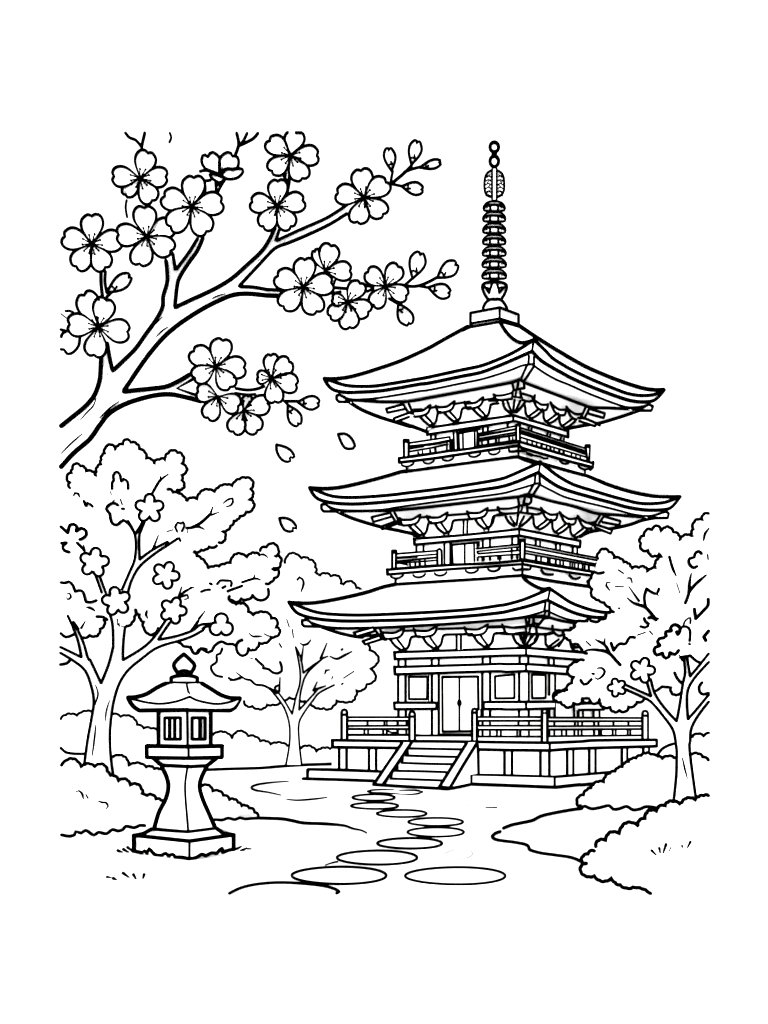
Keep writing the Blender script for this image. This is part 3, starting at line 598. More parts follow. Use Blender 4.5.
# side-view blossom: two upright petals, one lying right, one small
bl = MB(); bl.slab('h2:140,325 150,325 150,338 140,338', Const(BY - .09), .02, m=1); bl = bl.build('blossom', cb)
for k, s_ in enumerate(('h2:45,300 18,265 12,225 20,197 38,190 62,208! 75,180 97,170 130,190 150,225 145,330 100,320 45,300', 'h2:148,320 150,230 175,190 215,170 240,180 248,200! 270,198 290,212 297,250 285,290 250,300 200,300 148,320',
                        'h2:160,345 190,310 218,295 250,305! 280,295 325,300 332,320 310,350 280,370 230,378 190,370 160,345', 'h2:75,345 90,370 120,390 150,405 195,378 205,372 165,355 140,345 100,335')):
    m_, p = blob(curve(s_), BY - .07 - .004 * k, .012, 4, 2.8, grid=4); m_.build('petal', bl)
m_ = MB(); m_.ink('h2:128,315 122,295', 1.2, Const(BY - .1), 2, m=2); m_.ink('h2:165,310 182,265', 1.4, Const(BY - .1), 2); m_.ink('h2:120,395 160,405', 2.5, Const(BY - .08)); m_.ink('h2:0,318 40,310 90,320', 2.8, Const(BY - .06)); m_.ink('h2:5,365 40,390 80,385', 2.8, Const(BY - .06)); m_.ink('h2:35,400 40,460 25,500', 3, Const(BY - .06)); m_.build('stamens', bl)
# cropped blossom at the left edge
bl = MB(); bl.slab('h3:104,440 112,440 112,455 104,455', Const(BY - .05), .02, m=1); bl = bl.build('blossom', cb)
m_, p = blob(curve('h3:102,390 165,390 215,430 288,445 285,500 255,560 210,605 170,615 145,595 135,572 102,570'), BY - .03, .01, 4, 0, 4)
for s_ in ('h3:288,450 280,520 250,572 205,608 165,612 148,592 135,572 105,570', 'h3:105,450 125,410 170,388', 'h3:103,380 140,388'): m_.ink(s_, 2.7, p)
m_.ink('h3:105,228 155,268', 2.4, p, 2); m_.ink('h3:150,202 185,200 220,212', 2.4, p); m_.build('petal', bl)
# buds
def bud(base, tip, wd_, flip=1, k=[0]):
    (x0, y0), = z(base); (x1, y1), = z(tip); L_ = math.hypot(x1-x0, y1-y0); a_ = math.atan2(y1-y0, x1-x0)
    ca, sa = math.cos(a_), math.sin(a_); q = []
    for half in ([(0, 0), (.12, .12), (.3, .32), (.5, .47), (.7, .5), (.88, .36), (.99, .2), (.97, .08), (.90, .02)], [(.90, .02), (1.0, -.06), (1.0, -.2), (.9, -.38), (.72, -.5), (.5, -.45), (.3, -.30), (.12, -.12), (0, 0)]):
        q += catmull([(x0 + L_*u*ca - wd_*.94*v*flip*sa, y0 + L_*u*sa + wd_*.94*v*flip*ca) for u, v in half], 1.5)[:-1]
    m_, p = blob(q, BY - .05, .02, 4, 2.6, grid=4); k[0] += 1
    b_ = m_.build('bud', cb); c_ = MB()
    g_ = lambda u, v: (x0 + L_*u*ca - wd_*v*sa, y0 + L_*u*sa + wd_*v*ca)
    c_.ink([g_(.20, .2), g_(.30, .12), g_(.42, .04)], 1.9, p); c_.ink([g_(.22, -.22), g_(.30, -.08), g_(.28, .1)], 1.9, p); c_.build('sepal', b_)
for b_, t_, w_, f_ in (('c:440,245', 'c:425,135', 12, 1), ('c:535,215', 'c:563,100', 13.5, 1), ('c:575,228', 'c:676,203', 9.5, 1), ('c:488,318', 'c:590,335', 13.5, -1), ('d:272,158', 'd:385,75', 15, 1),
                       ('g:400,248', 'g:450,80', 17, 1), ('g:558,243', 'g:683,150', 16, 1), ('g:500,303', 'g:640,342', 15.5, -1), ('g:308,405', 'g:382,540', 15.5, 1), ('e:612,442', 'e:716,447', 14.5, 1), ('e:565,455', 'e:618,552', 14, -1)):
    bud(b_, t_, w_, f_)
# petals drifting down
for s_, lb in (('i6:511,70! 550,80 580,98 597,127 587,135! 582,128! 574,137! 578,148 565,153 540,145 520,120 511,95 511,70!', 'loose petal falling under the lower blossoms of the branch'),
               ('o:338,434! 346,434 352,439 355,446 353,448.5 350,449 345,448 341,442 338,434!', 'loose petal drifting nearest to the top roof of the pagoda'),
               ('i6:525,423! 555,422 585,435 605,460 607,473 590,470! 590,485 575,488 550,480 532,450 525,423!', 'lowest loose petal, drifting between the thick tree and the middle roof')):
    q = curve(s_); mb, p = blob(q, 7.0, .015, 4, 2.7, grid=4)
    tag(mb.build('falling_petal'), lb, 'petal', 'petals falling through the air')
WADD = .52
# ================================================================== the pagoda
CROP.update(q1=(430,350,12.8), q2=(480,330,12.8), k1=(390,430,9.6), k2=(460,400,9.6), k3=(515,410,9.035), k4=(515,520,8.533), k5=(465,700,8.084), k6=(545,700,6.678), k7=(515,580,12.8))
pg = thing('pagoda', 'three-storey wooden pagoda with upswept roofs, balconies and a ringed spire', 'pagoda', None)
def path3(pts, Ya, Yb):
    P = np.array(pts, float); d = np.r_[0, np.cumsum(np.hypot(*np.diff(P, axis=0).T))]; d /= d[-1]
    return [ray(x, y, Ya + (Yb - Ya) * t) for (x, y), t in zip(pts, d)]
def coons(c0, c1, d0, d1, mb):
    """surface between eave c0 and top c1, hip lines d0 (left) and d1 (right), both running from eave to top"""
    n, m = len(c0), len(d0); rows = []
    for j in range(m):
        v = j / (m - 1); row = []
        for i in range(n):
            u = i / (n - 1)
            row.append(c0[i]*(1-v) + c1[i]*v + d0[j]*(1-u) + d1[j]*u - (c0[0]*(1-u)*(1-v) + c0[-1]*u*(1-v) + c1[0]*(1-u)*v + c1[-1]*u*v))
        rows.append(row)
    for a_, b_ in zip(rows, rows[1:]): mb.loft(a_, b_)
class Lerp:   # depth along a hip line, by height
    def __init__(s, y0, Y0, y1, Y1): s.a = (y0, Y0, y1, Y1)
    def __call__(s, x, y):
        y0, Y0, y1, Y1 = s.a; t = min(1, max(0, (y - y0) / (y1 - y0))); return Y0 + (Y1 - Y0) * t
def roof(tipL, tipR, E, se, topL, topR, st, hipL, hipN, hipR, inkR=True, boxes=(), extras=(), sb=2.0, wxc=0, cutR=None):
    """E: four (left, right) curve strings from the eave's upper edge to the soffit edge"""
    lay = []
    mb = MB(); cur = []
    for k, (l_, r_) in enumerate(E):
        L_, R_ = curve(l_), curve(r_)
        xc = L_[-1][0] if k < 3 else wxc; W = Wall(xc, (se, se - .05, se - .2, sb)[k]); lay.append(W); R_[0] = L_[-1]
        cur.append((L_, R_, W))
    L1, R1, W1 = cur[0]; Wt = Wall(curve(topL)[-1][0], st)
    hl, hn, hr = curve(hipL), curve(hipN), curve(hipR)        # each from eave to top
    tl, tr_ = curve(topL), curve(topR)
    def side(eave, top, h0, h1, flip):
        e = resample([h0[0]] + eave[1:-1] + [h1[0]] if not flip else [h0[0]] + eave[1:-1] + [h1[0]], 40)
        c0 = to3(e, W1); c1 = to3(resample([h0[-1]] + top[1:-1] + [h1[-1]], 40), Wt)
        a_ = path3(resample(h0, 14), W1(*h0[0]), Wt(*h0[-1])); b_ = path3(resample(h1, 14), W1(*h1[0]), Wt(*h1[-1]))
        a_[0], a_[-1], b_[0], b_[-1] = c0[0], c1[0], c0[-1], c1[-1]
        coons(c0, c1, a_, b_, mb)
    side(L1, tl, hl, hn, False); side(R1, tr_, hn, hr, False)
    up = lambda c_: [(x, y - 2.0) for x, y in c_]
    for (La, Ra, Wa), (Lb, Rb, Wb) in zip(cur, cur[1:3] + [(up(cur[3][0]), up(cur[3][1]), cur[3][2])]):
        mb.loft(to3(resample(La, 40), Wa), to3(resample(Lb, 40), Wb)); mb.loft(to3(resample(Ra, 40), Wa), to3(resample(Rb, 40), Wb))
    for c_ in cur[3][:2]: mb.loft(to3(resample(up(c_), 40), cur[3][2]), to3(resample(c_, 40), cur[3][2]))
    # the two far slopes, seen only from elsewhere
    tipl, tipr = to3([hl[0]], W1)[0], to3([hr[0]], W1)[0]; near = to3([hn[0]], W1)[0]
    far = tipl + tipr - near; far.z = min(tipl.z, tipr.z) - .3; tt = to3([tl[0]], Wt)[0]; tr3 = to3([tr_[-1]], Wt)[0]; tn = to3([tl[-1]], Wt)[0]; tf = tt + tr3 - tn; tf.z = min(tt.z, tr3.z) - .3
    mb.loft([tipl, far], [tt, tf]); mb.loft([far, tipr], [tf, tr3])
    hipd = [(hl, 3.6), (hn, 3.4)] + ([(hr, 3.6)] if inkR else [])
    for h_, w_ in hipd:
        pts = resample(h_, 40); Ya, Yb = W1(*h_[0]), Wt(*h_[-1])
        P3 = path3(pts, Ya - .3, Yb - .3); mb.tube(P3, [(w_ + WADD) * .5 / F * p.y for p in P3])
    for k, (l_, r_) in enumerate(E):
        W = lay[k]; w_ = (3.2, 3.4, 2.0, 2.6)[k]
        mb.ink(cur[k][0], w_, W)
        R_ = cur[k][1]
        if cutR: R_ = [p for p in R_ if p[0] < cutR[k]]
        mb.ink(R_, w_, W)
    for s_, w_ in extras: mb.ink(s_, w_, Wall(lay[0].xc, se + .12))
    ob = mb.build('roof', pg)
    for b_ in boxes:
        m2 = MB(); m2.slab(b_, lay[2], .18, 2.7); m2.build('hip_beam', ob)
    return lay, cur, ob
def band(lay, cur, lintL, lintR, sb, xc, under=(), su=3.0):
    """sloping plastered band between the lintel and the soffit, carrying the bracket arms"""
    mb = MB(); W = Wall(xc, sb)
    for c_, lint in ((cur[3][0], lintL), (cur[3][1], lintR)):
        if lint is None: continue
        a_ = resample(c_, 30); b_ = resample(z(lint), 30)
        mb.loft(to3(a_, lay[3]), to3(b_, W))
    for s_, w_ in under:
        q = z(s_[0]) ; mb.slab(q, lay[3], .05)
        for k in s_[1:]: mb.ink(k, w_, Wall(xc, su))
    mb.build('eave_soffit', pg)
def strokes(name, items, dep, slabs=(), th=.12, parent=None, label=None):
    mb = MB()
    for s_ in slabs: mb.slab(s_, dep, th)
    for s_, w_ in items: mb.ink(s_, w_, dep)
    return mb.build(name, parent or pg, label)
def unit(pts, fx, fy, sx, sy, m): return [(fx + x * sx / 6.4, fy + y * sy / 6.4 + m * x * sx / 6.4) for x, y in pts]
def bracket_left(foot, W, sx, sy, m, boat_dx=0, nxt=None, tip=None):
    (fx, fy), = z(foot); g_ = lambda pts: unit(pts, fx, fy, sx, sy, m); mb = MB()
    bt = catmull([(-140, -122), (-118, -110), (-55, -107), (-22, -120), (0, -132), (10, -137)]); bb = catmull([(10, -137), (6, -112), (-12, -85), (-45, -73), (-95, -70), (-120, -76), (-140, -122)])
    boat = [(x + boat_dx, y) for x, y in bt + bb[1:-1]]; s1 = catmull([(-80 + boat_dx * .6, -66), (-55, -28), (-15, 4)]); s2 = catmull([(-35 + boat_dx * .6, -66), (-10, -30), (12, -2)])
    mb.slab(g_(boat), W, .22); mb.slab(g_(s1 + s2[::-1]), W, .15)
    mb.ink(g_([(x + boat_dx, y) for x, y in bt]), 2.3, W); mb.ink(g_([(x + boat_dx, y) for x, y in bb]), 2.3, W); mb.ink(g_(s1), 2.5, W); mb.ink(g_(s2), 2.1, W)
    mb.line(g_([(-15, 4), (-15, 14)]), 2, W); mb.line(g_([(17, 4), (17, 14)]), 2, W)
    if nxt is not None:
        e = nxt * 6.4 / sx; c = catmull([(-8, 3), (15, 0), (35, -22), (45, -60), (52, -76), (70, -82)]); mb.ink(g_(c), 2.5, W); mb.ink(g_([(70, -82), (e, -82)]), 2.3, W)
    if tip is not None: mb.ink(g_([(10 + boat_dx, -118), (tip * 6.4 / sx, -120)]), 2.2, W)
    mb.build('bracket', pg)
def bracket_right(foot, W, sx, sy, m, curve_l=True, boat=True):
    (fx, fy), = z(foot); g_ = lambda pts: unit(pts, fx, fy, sx, sy, m); mb = MB()
    bb = catmull([(22, -142), (32, -112), (46, -88), (75, -75), (112, -86), (124, -128)]); bt = catmull([(24, -134), (75, -112), (122, -124)])
    s1 = [(-12, -6), (55, -72)]; s2 = catmull([(5, 4), (40, -22), (82, -70)])
    if boat: mb.slab(g_(bb + bt[::-1][1:-1]), W, .22); mb.ink(g_(bb), 2.3, W); mb.ink(g_(bt), 2.2, W); mb.line(g_([(16, -146), (30, -116)]), 2.4, W)
    mb.slab(g_(s1 + [(82, -70), (5, 4)]), W, .15); mb.ink(g_(s1), 2.2, W); mb.ink(g_(s2), 2.4, W)
    if curve_l: mb.ink(g_(catmull([(-40, -84), (-32, -60), (-30, -30), (-18, -8), (0, 0)])), 2.4, W)
    mb.build('bracket', pg)
def beam(partsL, partsR, W, th, wd, name='beam', ends=()):
    mb = MB()
    if partsL: mb.slab(partsL, W, th)
    if partsR: mb.slab(partsR, W, th)
    for s_, w_ in ends: mb.ink(s_, w_, W)
    return mb.build(name, pg)
def board(name, s, W, th=.1, wd=2.2, edges=None, parent=None):
    mb = MB(); mb.slab(s, W, th)
    if edges is None: mb.line(s, wd, W, True)
    else:
        for e_ in edges: mb.ink(e_, wd, W)
    return mb.build(name, parent or pg)

# ------------------------------------------------------------------ top roof
E3 = [('o:324,378.4 P:130,450 180,468 240,483 320,488 420,485 520,470 640,450 704,439 q1:0,342 384,258 q2:0,460 200,388 400,300 560,210 688,122', 'q2:688,122 R:290,260 340,310 420,360 S:0,120 80,160 180,205 280,245 360,275 440,290 520,288 575,272 o:664,389.5'),
      ('o:324,378.4 P:110,475 140,505 180,520 240,527 330,525 450,517 560,500 660,482 704,474 q1:0,420 384,340 q2:0,545 200,473 400,390 560,318 668,272', 'q2:668,272 R:260,320 330,365 420,415 S:0,175 100,220 200,260 300,297 380,322 450,332 520,328 560,305 603,256'),
      ('P:190,535 225,560 270,572 330,572 420,565 520,550 640,530 704,519 q1:0,510 384,430 q2:0,635 200,578 400,510 540,455 665,438', 'q2:665,438 R:280,400 360,445 S:0,225 100,270 200,310 280,340 360,365 430,365 490,355 505,345'),
      ('P:250,577 330,580 450,588 600,588 650,582 704,574 q1:0,610 384,540 768,470 Q:500,481 600,460 640,445', 'Q:640,445 R:165,468 260,505 380,550 S:0,320 80,350 140,368 250,372 350,376 410,378')]
lay, cur, rf = roof(None, None, E3, 3.9, 's5:195,682 385,648', 's5:385,648 510,686', .75, 'o:324,378.4 333,378.9 348,377.2 363,373.4 380,368 397.5,362 411.6,356 430,347.3 443.4,339.7 467.7,326.4', 'q2:688,122 Q:690,203 640,207 590,180 545,130 513,78',
    'o:664,389.5 S:550,255 480,247 400,225 300,190 200,150 100,105 0,50 R:400,277 340,242 220,165 120,97', boxes=('P:192,542 170,548 170,572 186,588 250,588 225,562', 'S:503,347 530,360 520,388 440,388 400,378 470,366'),
    sb=2.12, wxc=513.6, extras=(('q2:688,140 665,272', 2.1), ('q2:627,335 620,432', 2.3), ('q2:690,345 692,450', 2.3), ('q2:600,455 530,610', 2.2), ('q2:690,465 575,640', 2.4), ('q2:618,435 690,440', 2.0)))
band(lay, cur, 'Q:0,755 595,672 597,672', 'Q:597,672 L:225,165 560,262', 2.10, 513.6, su=2.5,
     under=((('P:250,580 250,592 330,640 540,715 740,768 K:300,262 K:440,160 P:600,590', 'P:255,592 330,638 430,680 540,715 650,748 K:120,205 240,245 300,268'), 3.5), (('S:140,368 410,380 440,390 350,420 190,465 L:540,250 600,120', 'S:440,388 350,420 270,445 190,468 L:700,222 640,232 540,252'), 3.3)))
# ------------------------------------------------------------------ spire
sx0 = 494.2; SY = CYC
sr = thing_spire = None
mb = MB(); W = Wall(499.6, .62)
mb.slab('s5:195,595 382,560 382,632 195,662', W, .5); mb.slab('s5:382,560 503,605 503,667 382,632', W, .5)
W2 = Wall(499.6, .7); mb.slab('s5:198,664 382,633 385,650 195,684', W2, .5); mb.slab('s5:382,633 505,668 512,688 385,650', W2, .5)
for s_, w_ in (('s5:195,595 382,560! 503,605', 2.6), ('s5:195,595 195,662', 2.6), ('s5:503,605 503,668', 2.6), ('s5:382,560 382,632', 2.2), ('s5:195,662 382,630! 503,668', 2.3)): mb.ink(s_, w_, Wall(499.6, .76))
for s_, w_ in (('s5:195,684 385,650! 512,688', 2.4), ('s5:198,662 185,685 20,768', 3.4), ('s5:503,668 520,690 640,768', 3.2)): mb.ink(s_, w_, Wall(499.6, .85))
spb = mb.build('spire_base', pg)
SYf = SY - .6
def puffpart(name, outline, inks, T=.3, sat=10, Y=SY, parent=None, wd=None):
    q = curve(outline); mb, p = blob(q, Y, T, sat, grid=3)
    if wd:
        for r in sp(outline): mb.ink(r, wd, p)
    for s_, w_ in inks: mb.ink(s_, w_, p)
    return mb.build(name, parent or pg)
puffpart('spire_dome', 's5:275,566! 288,535 315,510 348,506 390,510 415,538 430,566! 380,556 275,566!', [('s5:275,566 288,535 315,510 348,507 390,510 415,538 430,566', 2.7)], T=.32)
puffpart('spire_lotus', 's5:310,510! 288,480 270,430 285,405 345,396 412,405 428,430 410,480 390,510! 348,506 310,510!', [('s5:310,510 288,480 270,430 285,405 345,396 412,405 428,430 410,480 390,510', 2.8), ('s5:285,425 315,465! 332,410', 2.4), ('s5:366,410 380,465! 412,428', 2.4), ('s5:303,432 318,440', 1.6), ('s5:380,435 396,428', 1.6)], T=.34)
rings = [(206.8, 10.8), (217.4, 11.3), (228.9, 11.4), (240.3, 11.5), (251.8, 11.8), (263.2, 12.1), (274.6, 12.2)]
m0 = MB(); m0.slab('o:491.5,166 497,166 497,282 491.5,282', Const(SY), .2); m0.build('spire_rod', pg)
for y, hw in rings:
    a_ = lambda *p: [(sx0 + u * hw, y + v) for u, v in p]
    out = catmull(a_((-.75, -3.6), (-.4, -5.2), (0, -5.6), (.4, -5.2), (.75, -3.6), (.97, -.5), (1, 2), (.9, 4.2), (0, 4.4), (-.9, 4.2), (-1, 2), (-.97, -.5), (-.75, -3.6)), 1.5)
    mb, p = blob(out, SY, .36, 8, grid=3)
    mb.ink(catmull(a_((-1, 2), (-.97, -.5), (-.7, -4), (-.4, -5.3), (0, -5.6), (.4, -5.3), (.7, -4), (.97, -.5), (1, 2))), 1.9, p)
    mb.ink(catmull(a_((-.96, 1), (-.6, -1.4), (0, -2), (.6, -1.4), (.96, 1))), 2.2, p)
    mb.ink(catmull(a_((-1, 1), (-.95, 3.6), (-.6, 4.2), (0, 4.4), (.6, 4.2), (.95, 3.6), (1, 1))), 2.1, p)
    for u in (-.36, .36): mb.ink(a_((u, -1.8), (u, 4)), 2.2, p)
    for u in (-.95, .95): mb.ink(a_((u, .5), (u, 3.5)), 2.0, p)
    for u in (-.76, .76): mb.ink(a_((u, -.9), (u * .82, .1)), 1.6, p)
    mb.build('spire_ring', pg)
for sg, o_ in ((1, 's4:395,310! 365,328 345,370 342,450 358,500 395,515!'), (-1, 's4:440,310! 470,328 490,370 492,460 472,500 440,515!')):
    puffpart('water_flame', o_ + (' 395,310' if sg > 0 else ' 440,310'), [(o_, 2.1)] + [('s4:%d,%d %d,%d %d,%d' % ((352, y + 12, 370, y, 390, y + 10) if sg > 0 else (445, y + 10, 465, y, 482, y + 12)), 0.95) for y in range(350, 500, 29)]
             + [('s4:%d,%d %d,%d' % ((385, y, 362, y + 24) if sg > 0 else (450, y, 474, y + 24)), 0.6) for y in range(340, 470, 40)], T=.12, sat=6)
m0 = MB(); m0.line('s4:400,300 400,530', 1.9, Const(SY - .2)); m0.line('s4:436,300 436,530', 1.9, Const(SY - .2)); m0.slab('s4:400,285 436,285 436,535 400,535', Const(SY - .15), .3); m0.ink('s4:350,575 418,540 485,575', 1.6, Const(SY - .2)); m0.build('spire_shaft', pg)
for (cy, rx, ry) in ((131, 33, 38), (240, 33, 41)):
    o_ = [(440 + (417 + rx * math.cos(k * math.pi / 12)) / 7.68, 130 + (cy + ry * math.sin(k * math.pi / 12)) / 7.68) for k in range(24)]
    mb, p = blob(o_, SY, .16, 4.5, 3.2, grid=2); mb.build('jewel', pg)
m0 = MB(); m0.line('s4:404,172 404,200', 2.2, Const(SY - .05)); m0.line('s4:430,172 430,200', 2.2, Const(SY - .05)); m0.slab('s4:404,172 430,172 430,200 404,200', Const(SY), .1); m0.build('spire_neck', pg)

RW = .8
# ------------------------------------------------------------------ third storey
W3 = Wall(513.6, 1.9); Wl3 = Wall(513.6, 2.05); Wd3 = Wall(518.8, 2.75); Wb3 = Wall(513.6, 2.32); Wr3 = Wall(517.9, 2.62)
mb = MB(); mb.slab('K:318,270 L:215,180 215,350 K:318,430', W3, .3); mb.slab('L:215,180 548,290 548,420 215,350', W3, .3); mb.build('wall', pg)
beam('K:303,242 L:213,160 213,200 K:303,285', 'L:213,160 562,262 562,302 213,200', Wl3, .2, 2.4, ends=(('K:303,242 L:213,161! 562,262', 2.5), ('K:303,285 L:213,200! 230,200 562,302', 2.5), ('K:303,242 303,288', 3.0), ('L:563,260 563,302', 3.2), ('L:213,160 213,202', 2.2)))
for a_, b_, y0, y1 in ((325, 355, 285, 312), (658, 690, 232, 270)): strokes('column', [('K:%d,%d %d,%d' % (a_, y0, a_ + 2, y1), 2.2), ('K:%d,%d %d,%d' % (b_, y0 - 6, b_, y1 - 6), 2.2)], Wall(513.6, 1.97), ['K:%d,%d %d,%d %d,%d %d,%d' % (a_, y0, b_, y0, b_, y1, a_, y1)])
strokes('column', [('k2:458,218 458,260', 2.2), ('k2:545,235 545,275', 2.0)], Wall(513.6, 1.97), ['k2:458,220 500,214 500,255 458,260'])
for t in ((645, 690), (290, 320), (410, 440)):
    pass
strokes('column', [('k3:125,158 122,185', 2.0), ('k3:150,165 148,190', 2.0)], Wall(513.6, 1.97)); strokes('column', [('k3:293,210 290,235', 2.0), ('k3:320,222 316,240', 2.0)], Wall(513.6, 1.97)); strokes('column', [('k3:415,250 412,275', 2.0), ('k3:442,258 440,275', 2.0)], Wall(513.6, 1.97))
dr = board('door', 'k1:612,20 k2:180,290 150,450 k1:625,185', Wall(513.6, 1.93), .05, 2.0, edges=('K:470,262 475,388', 'K:493,258 497,385', 'k2:0,305 190,278', 'k2:0,318 165,290'))
board('door_leaf', 'k2:24,305 135,290 138,445 28,465', Wall(513.6, 1.95), .03, 1.9, edges=('K:503,275 507,380', 'K:530,272 532,372', 'K:605,268 606,362', 'k2:168,305 165,440'), parent=dr)
# balcony with rails
rl = MB()
rl.slab('k1:182,120 570,65 570,95 182,150', Wr3, .06); rl.slab('k1:182,185 555,125 555,150 182,208', Wr3, .06); rl.slab('k2:178,322 535,240 535,265 178,352', Wr3, .06); rl.slab('k2:178,378 535,320 535,345 178,395', Wr3, .06)
for s_, w_ in (('k1:180,125 400,92 575,65', 2.2), ('k1:180,160 400,135 560,105', 3.4), ('k1:183,180 320,158', 2), ('k1:183,208 400,170 555,135', 2.3), ('k1:183,250 560,200', 2), ('k1:575,70 578,185', 2.2), ('k1:592,95 596,180', 3.0), ('k1:550,100 545,190', 2.2), ('k1:270,215 275,238', 2.4), ('k1:312,205 312,235', 1.8), ('k1:385,195 388,220', 2.6), ('k1:435,180 438,212', 3.0), ('k1:180,205 180,250', 2),
               ('k2:178,322 535,248', 2.1), ('k2:180,345 535,280', 2.8), ('k2:178,372 535,310', 2.2), ('k2:178,395 535,335', 2.2), ('k2:180,440 535,385', 1.9), ('k2:210,395 212,430', 2.2), ('k2:268,385 272,425', 2.8), ('k2:345,372 345,412', 2.8), ('k2:375,365 372,408', 2.2), ('k2:470,350 475,392', 2.4), ('k2:505,360 505,385', 1.8), ('k2:178,320 178,440', 2.2)): rl.ink(s_, w_ * RW, Wr3)
railing3 = rl.build('railing', pg)
rr = MB()
rr.slab('k3:50,172 635,352 635,375 50,195', Wr3, .06); rr.slab('k3:50,225 640,400 640,425 50,250', Wr3, .06)
for s_, w_ in (('k3:48,160 440,285 635,345', 2.2), ('k3:50,185 640,372', 2.2), ('k3:50,200 640,388', 2.6), ('k3:50,212 640,400', 2.0), ('k3:50,246 640,425', 2.2), ('k3:52,288 640,462', 2.0)): rr.ink(s_, w_ * RW, Wr3)
for x in (110, 155, 195, 240, 285, 320, 352, 400, 440, 510, 550, 590): rr.line('k3:%d,%f %d,%f' % (x, 250 + (x - 50) * .303, x, 285 + (x - 52) * .298), 1.5 if x % 20 else 2.2, Wr3)
rr.build('railing', pg)
def post(s, W, capw, wd=2.1, name='railing_post', edges=None):
    return board(name, s, W, .05, wd, edges)
post('k1:132,95 178,95 178,262 135,265', Wall(517.9, 2.66), 0, 2.4); strokes('railing_post', [('k1:135,112 178,112', 2)], Wall(517.9, 2.67))
post('k2:540,238 575,238 575,395 540,395', Wall(517.9, 2.66), 0, 2.2)
post('k3:637,318 675,318 670,470 655,470', Wall(517.9, 2.66), 0, 2.3); strokes('railing_post', [('k3:637,330 672,330', 2.6)], Wall(517.9, 2.67))
beam('K:122,435 180,425 k1:600,195 k2:0,475 568,400 572,435 0,520 K:122,464', 'k2:568,400 k3:60,325 705,495 705,520 k2:572,435', Wd3, .25, 2.4, name='balcony_floor',
     ends=(('K:122,436 k1:250,250 570,200 k2:0,478 568,400! k3:52,290 640,462 705,478', 2.4), ('K:122,464 k1:400,275 k2:0,522 568,437! k3:60,342 400,440 700,518', 2.9), ('K:122,435 122,464', 2.8), ('k3:705,470 700,520 680,540', 3), ('k2:568,400 568,437', 2.3)))
# curved bracket feet beneath the floor
def foot(cx, cy, hw, hh, W, m, wd=2.1):
    q = [(cx - hw + 2 * hw * k / 12, cy + m * (-hw + 2 * hw * k / 12) + hh * math.sin(math.pi * k / 12) ** .6) for k in range(13)]
    mb = MB(); mb.slab(q, W, .3); mb.ink(q, wd, W); mb.build('floor_bracket', pg)
Wf3 = Wall(518.8, 2.68)
for s_, hw in (('K:177,473', 6), ('K:312,455', 5.3), ('K:435,437', 5.6), ('K:606,412', 5.8), ('L:92,396', 5.5)): (x, y), = z(s_); foot(x, y, hw, 2.5, Wf3, -.14, 1.9)
for s_, hw in (('L:540,457', 4.6), ('L:665,492', 5.6)): (x, y), = z(s_); foot(x, y, hw, 2.4, Wf3, .2, 1.9)
strokes('floor_bracket', [('k2:470,478 480,497 560,490 630,490', 2.4), ('k2:560,440 562,520', 1.9), ('k3:105,385 150,400 165,410 225,420 260,438 295,437', 1.8), ('k2:645,515 690,535', 2.2)], Wf3)
board('floor_skirt', 'K:170,495 K:400,470 L:245,372 245,425 K:170,520', Wall(518.8, 2.5), .2, edges=('K:170,490 172,520', ) ); board('floor_skirt', 'L:245,372 670,500 670,545 245,425', Wall(518.8, 2.5), .2, edges=('L:672,512 670,542',))
for f_, nx, tp in (('K:330,222', 6, 6.5), ('K:485,197', 15, 14), ('K:668,172', 14, 10)): bracket_left(f_, Wb3, .80, .92, -.13, -20, nx, tp)
strokes('bracket', [('Q:470,540 485,548 530,546 590,530', 2.2), ('Q:470,540 485,570 520,578 590,568', 2.3), ('Q:440,580 500,580', 2.2), ('Q:530,585 545,632 582,662', 2.5), ('Q:558,580 585,652', 2.2), ('Q:605,575 595,655', 2.3), ('Q:642,580 608,655', 2.3), ('Q:672,590 650,620 618,655', 2.5), ('Q:590,460 600,512', 2.2), ('Q:632,445 622,505', 2.4), ('Q:640,445 665,455! 668,500! 625,508', 2.4), ('Q:598,515 658,500', 2.2), ('Q:593,520 590,562', 2.2), ('Q:615,522 612,552', 2.0), ('Q:642,520 648,560', 2.2), ('Q:598,555 655,562', 2.0), ('Q:655,535 700,548 735,560', 2.2), ('Q:655,575 700,586 730,570 735,545', 2.3)], Wb3)
for f_, cl in (('R:192,690', True), ('R:308,722', True), ('R:410,750', True)): bracket_right(f_, Wb3, .93, .93, .27, cl, f_ != 'R:410,750' or True)
strokes('bracket_bar', [('K:40,120 145,92', 2.3), ('K:40,120 48,145! 165,120', 2.3), ('K:90,180 200,140', 2.3), ('K:88,182 95,205! 185,172', 2.3), ('K:150,92 180,140 210,150', 2.3), ('K:185,90 212,152', 2.3), ('K:215,125 270,125', 2.2)], Wall(513.6, 3.0), ['K:40,120 145,92 165,120 48,145', 'K:90,180 200,140 205,160 95,205'], .12)
strokes('bracket_bar', [('S:130,378 222,405! 215,435! 120,408', 2.4), ('S:75,430 172,470! 160,488! 60,455', 2.4), ('S:100,368 70,430', 2.3), ('S:125,372 95,432', 2.3), ('R:500,690 560,700 640,740', 2.2)], Wall(513.6, 3.0), ['S:130,378 222,405 215,435 120,408', 'S:75,430 172,470 160,488 60,455'], .12)

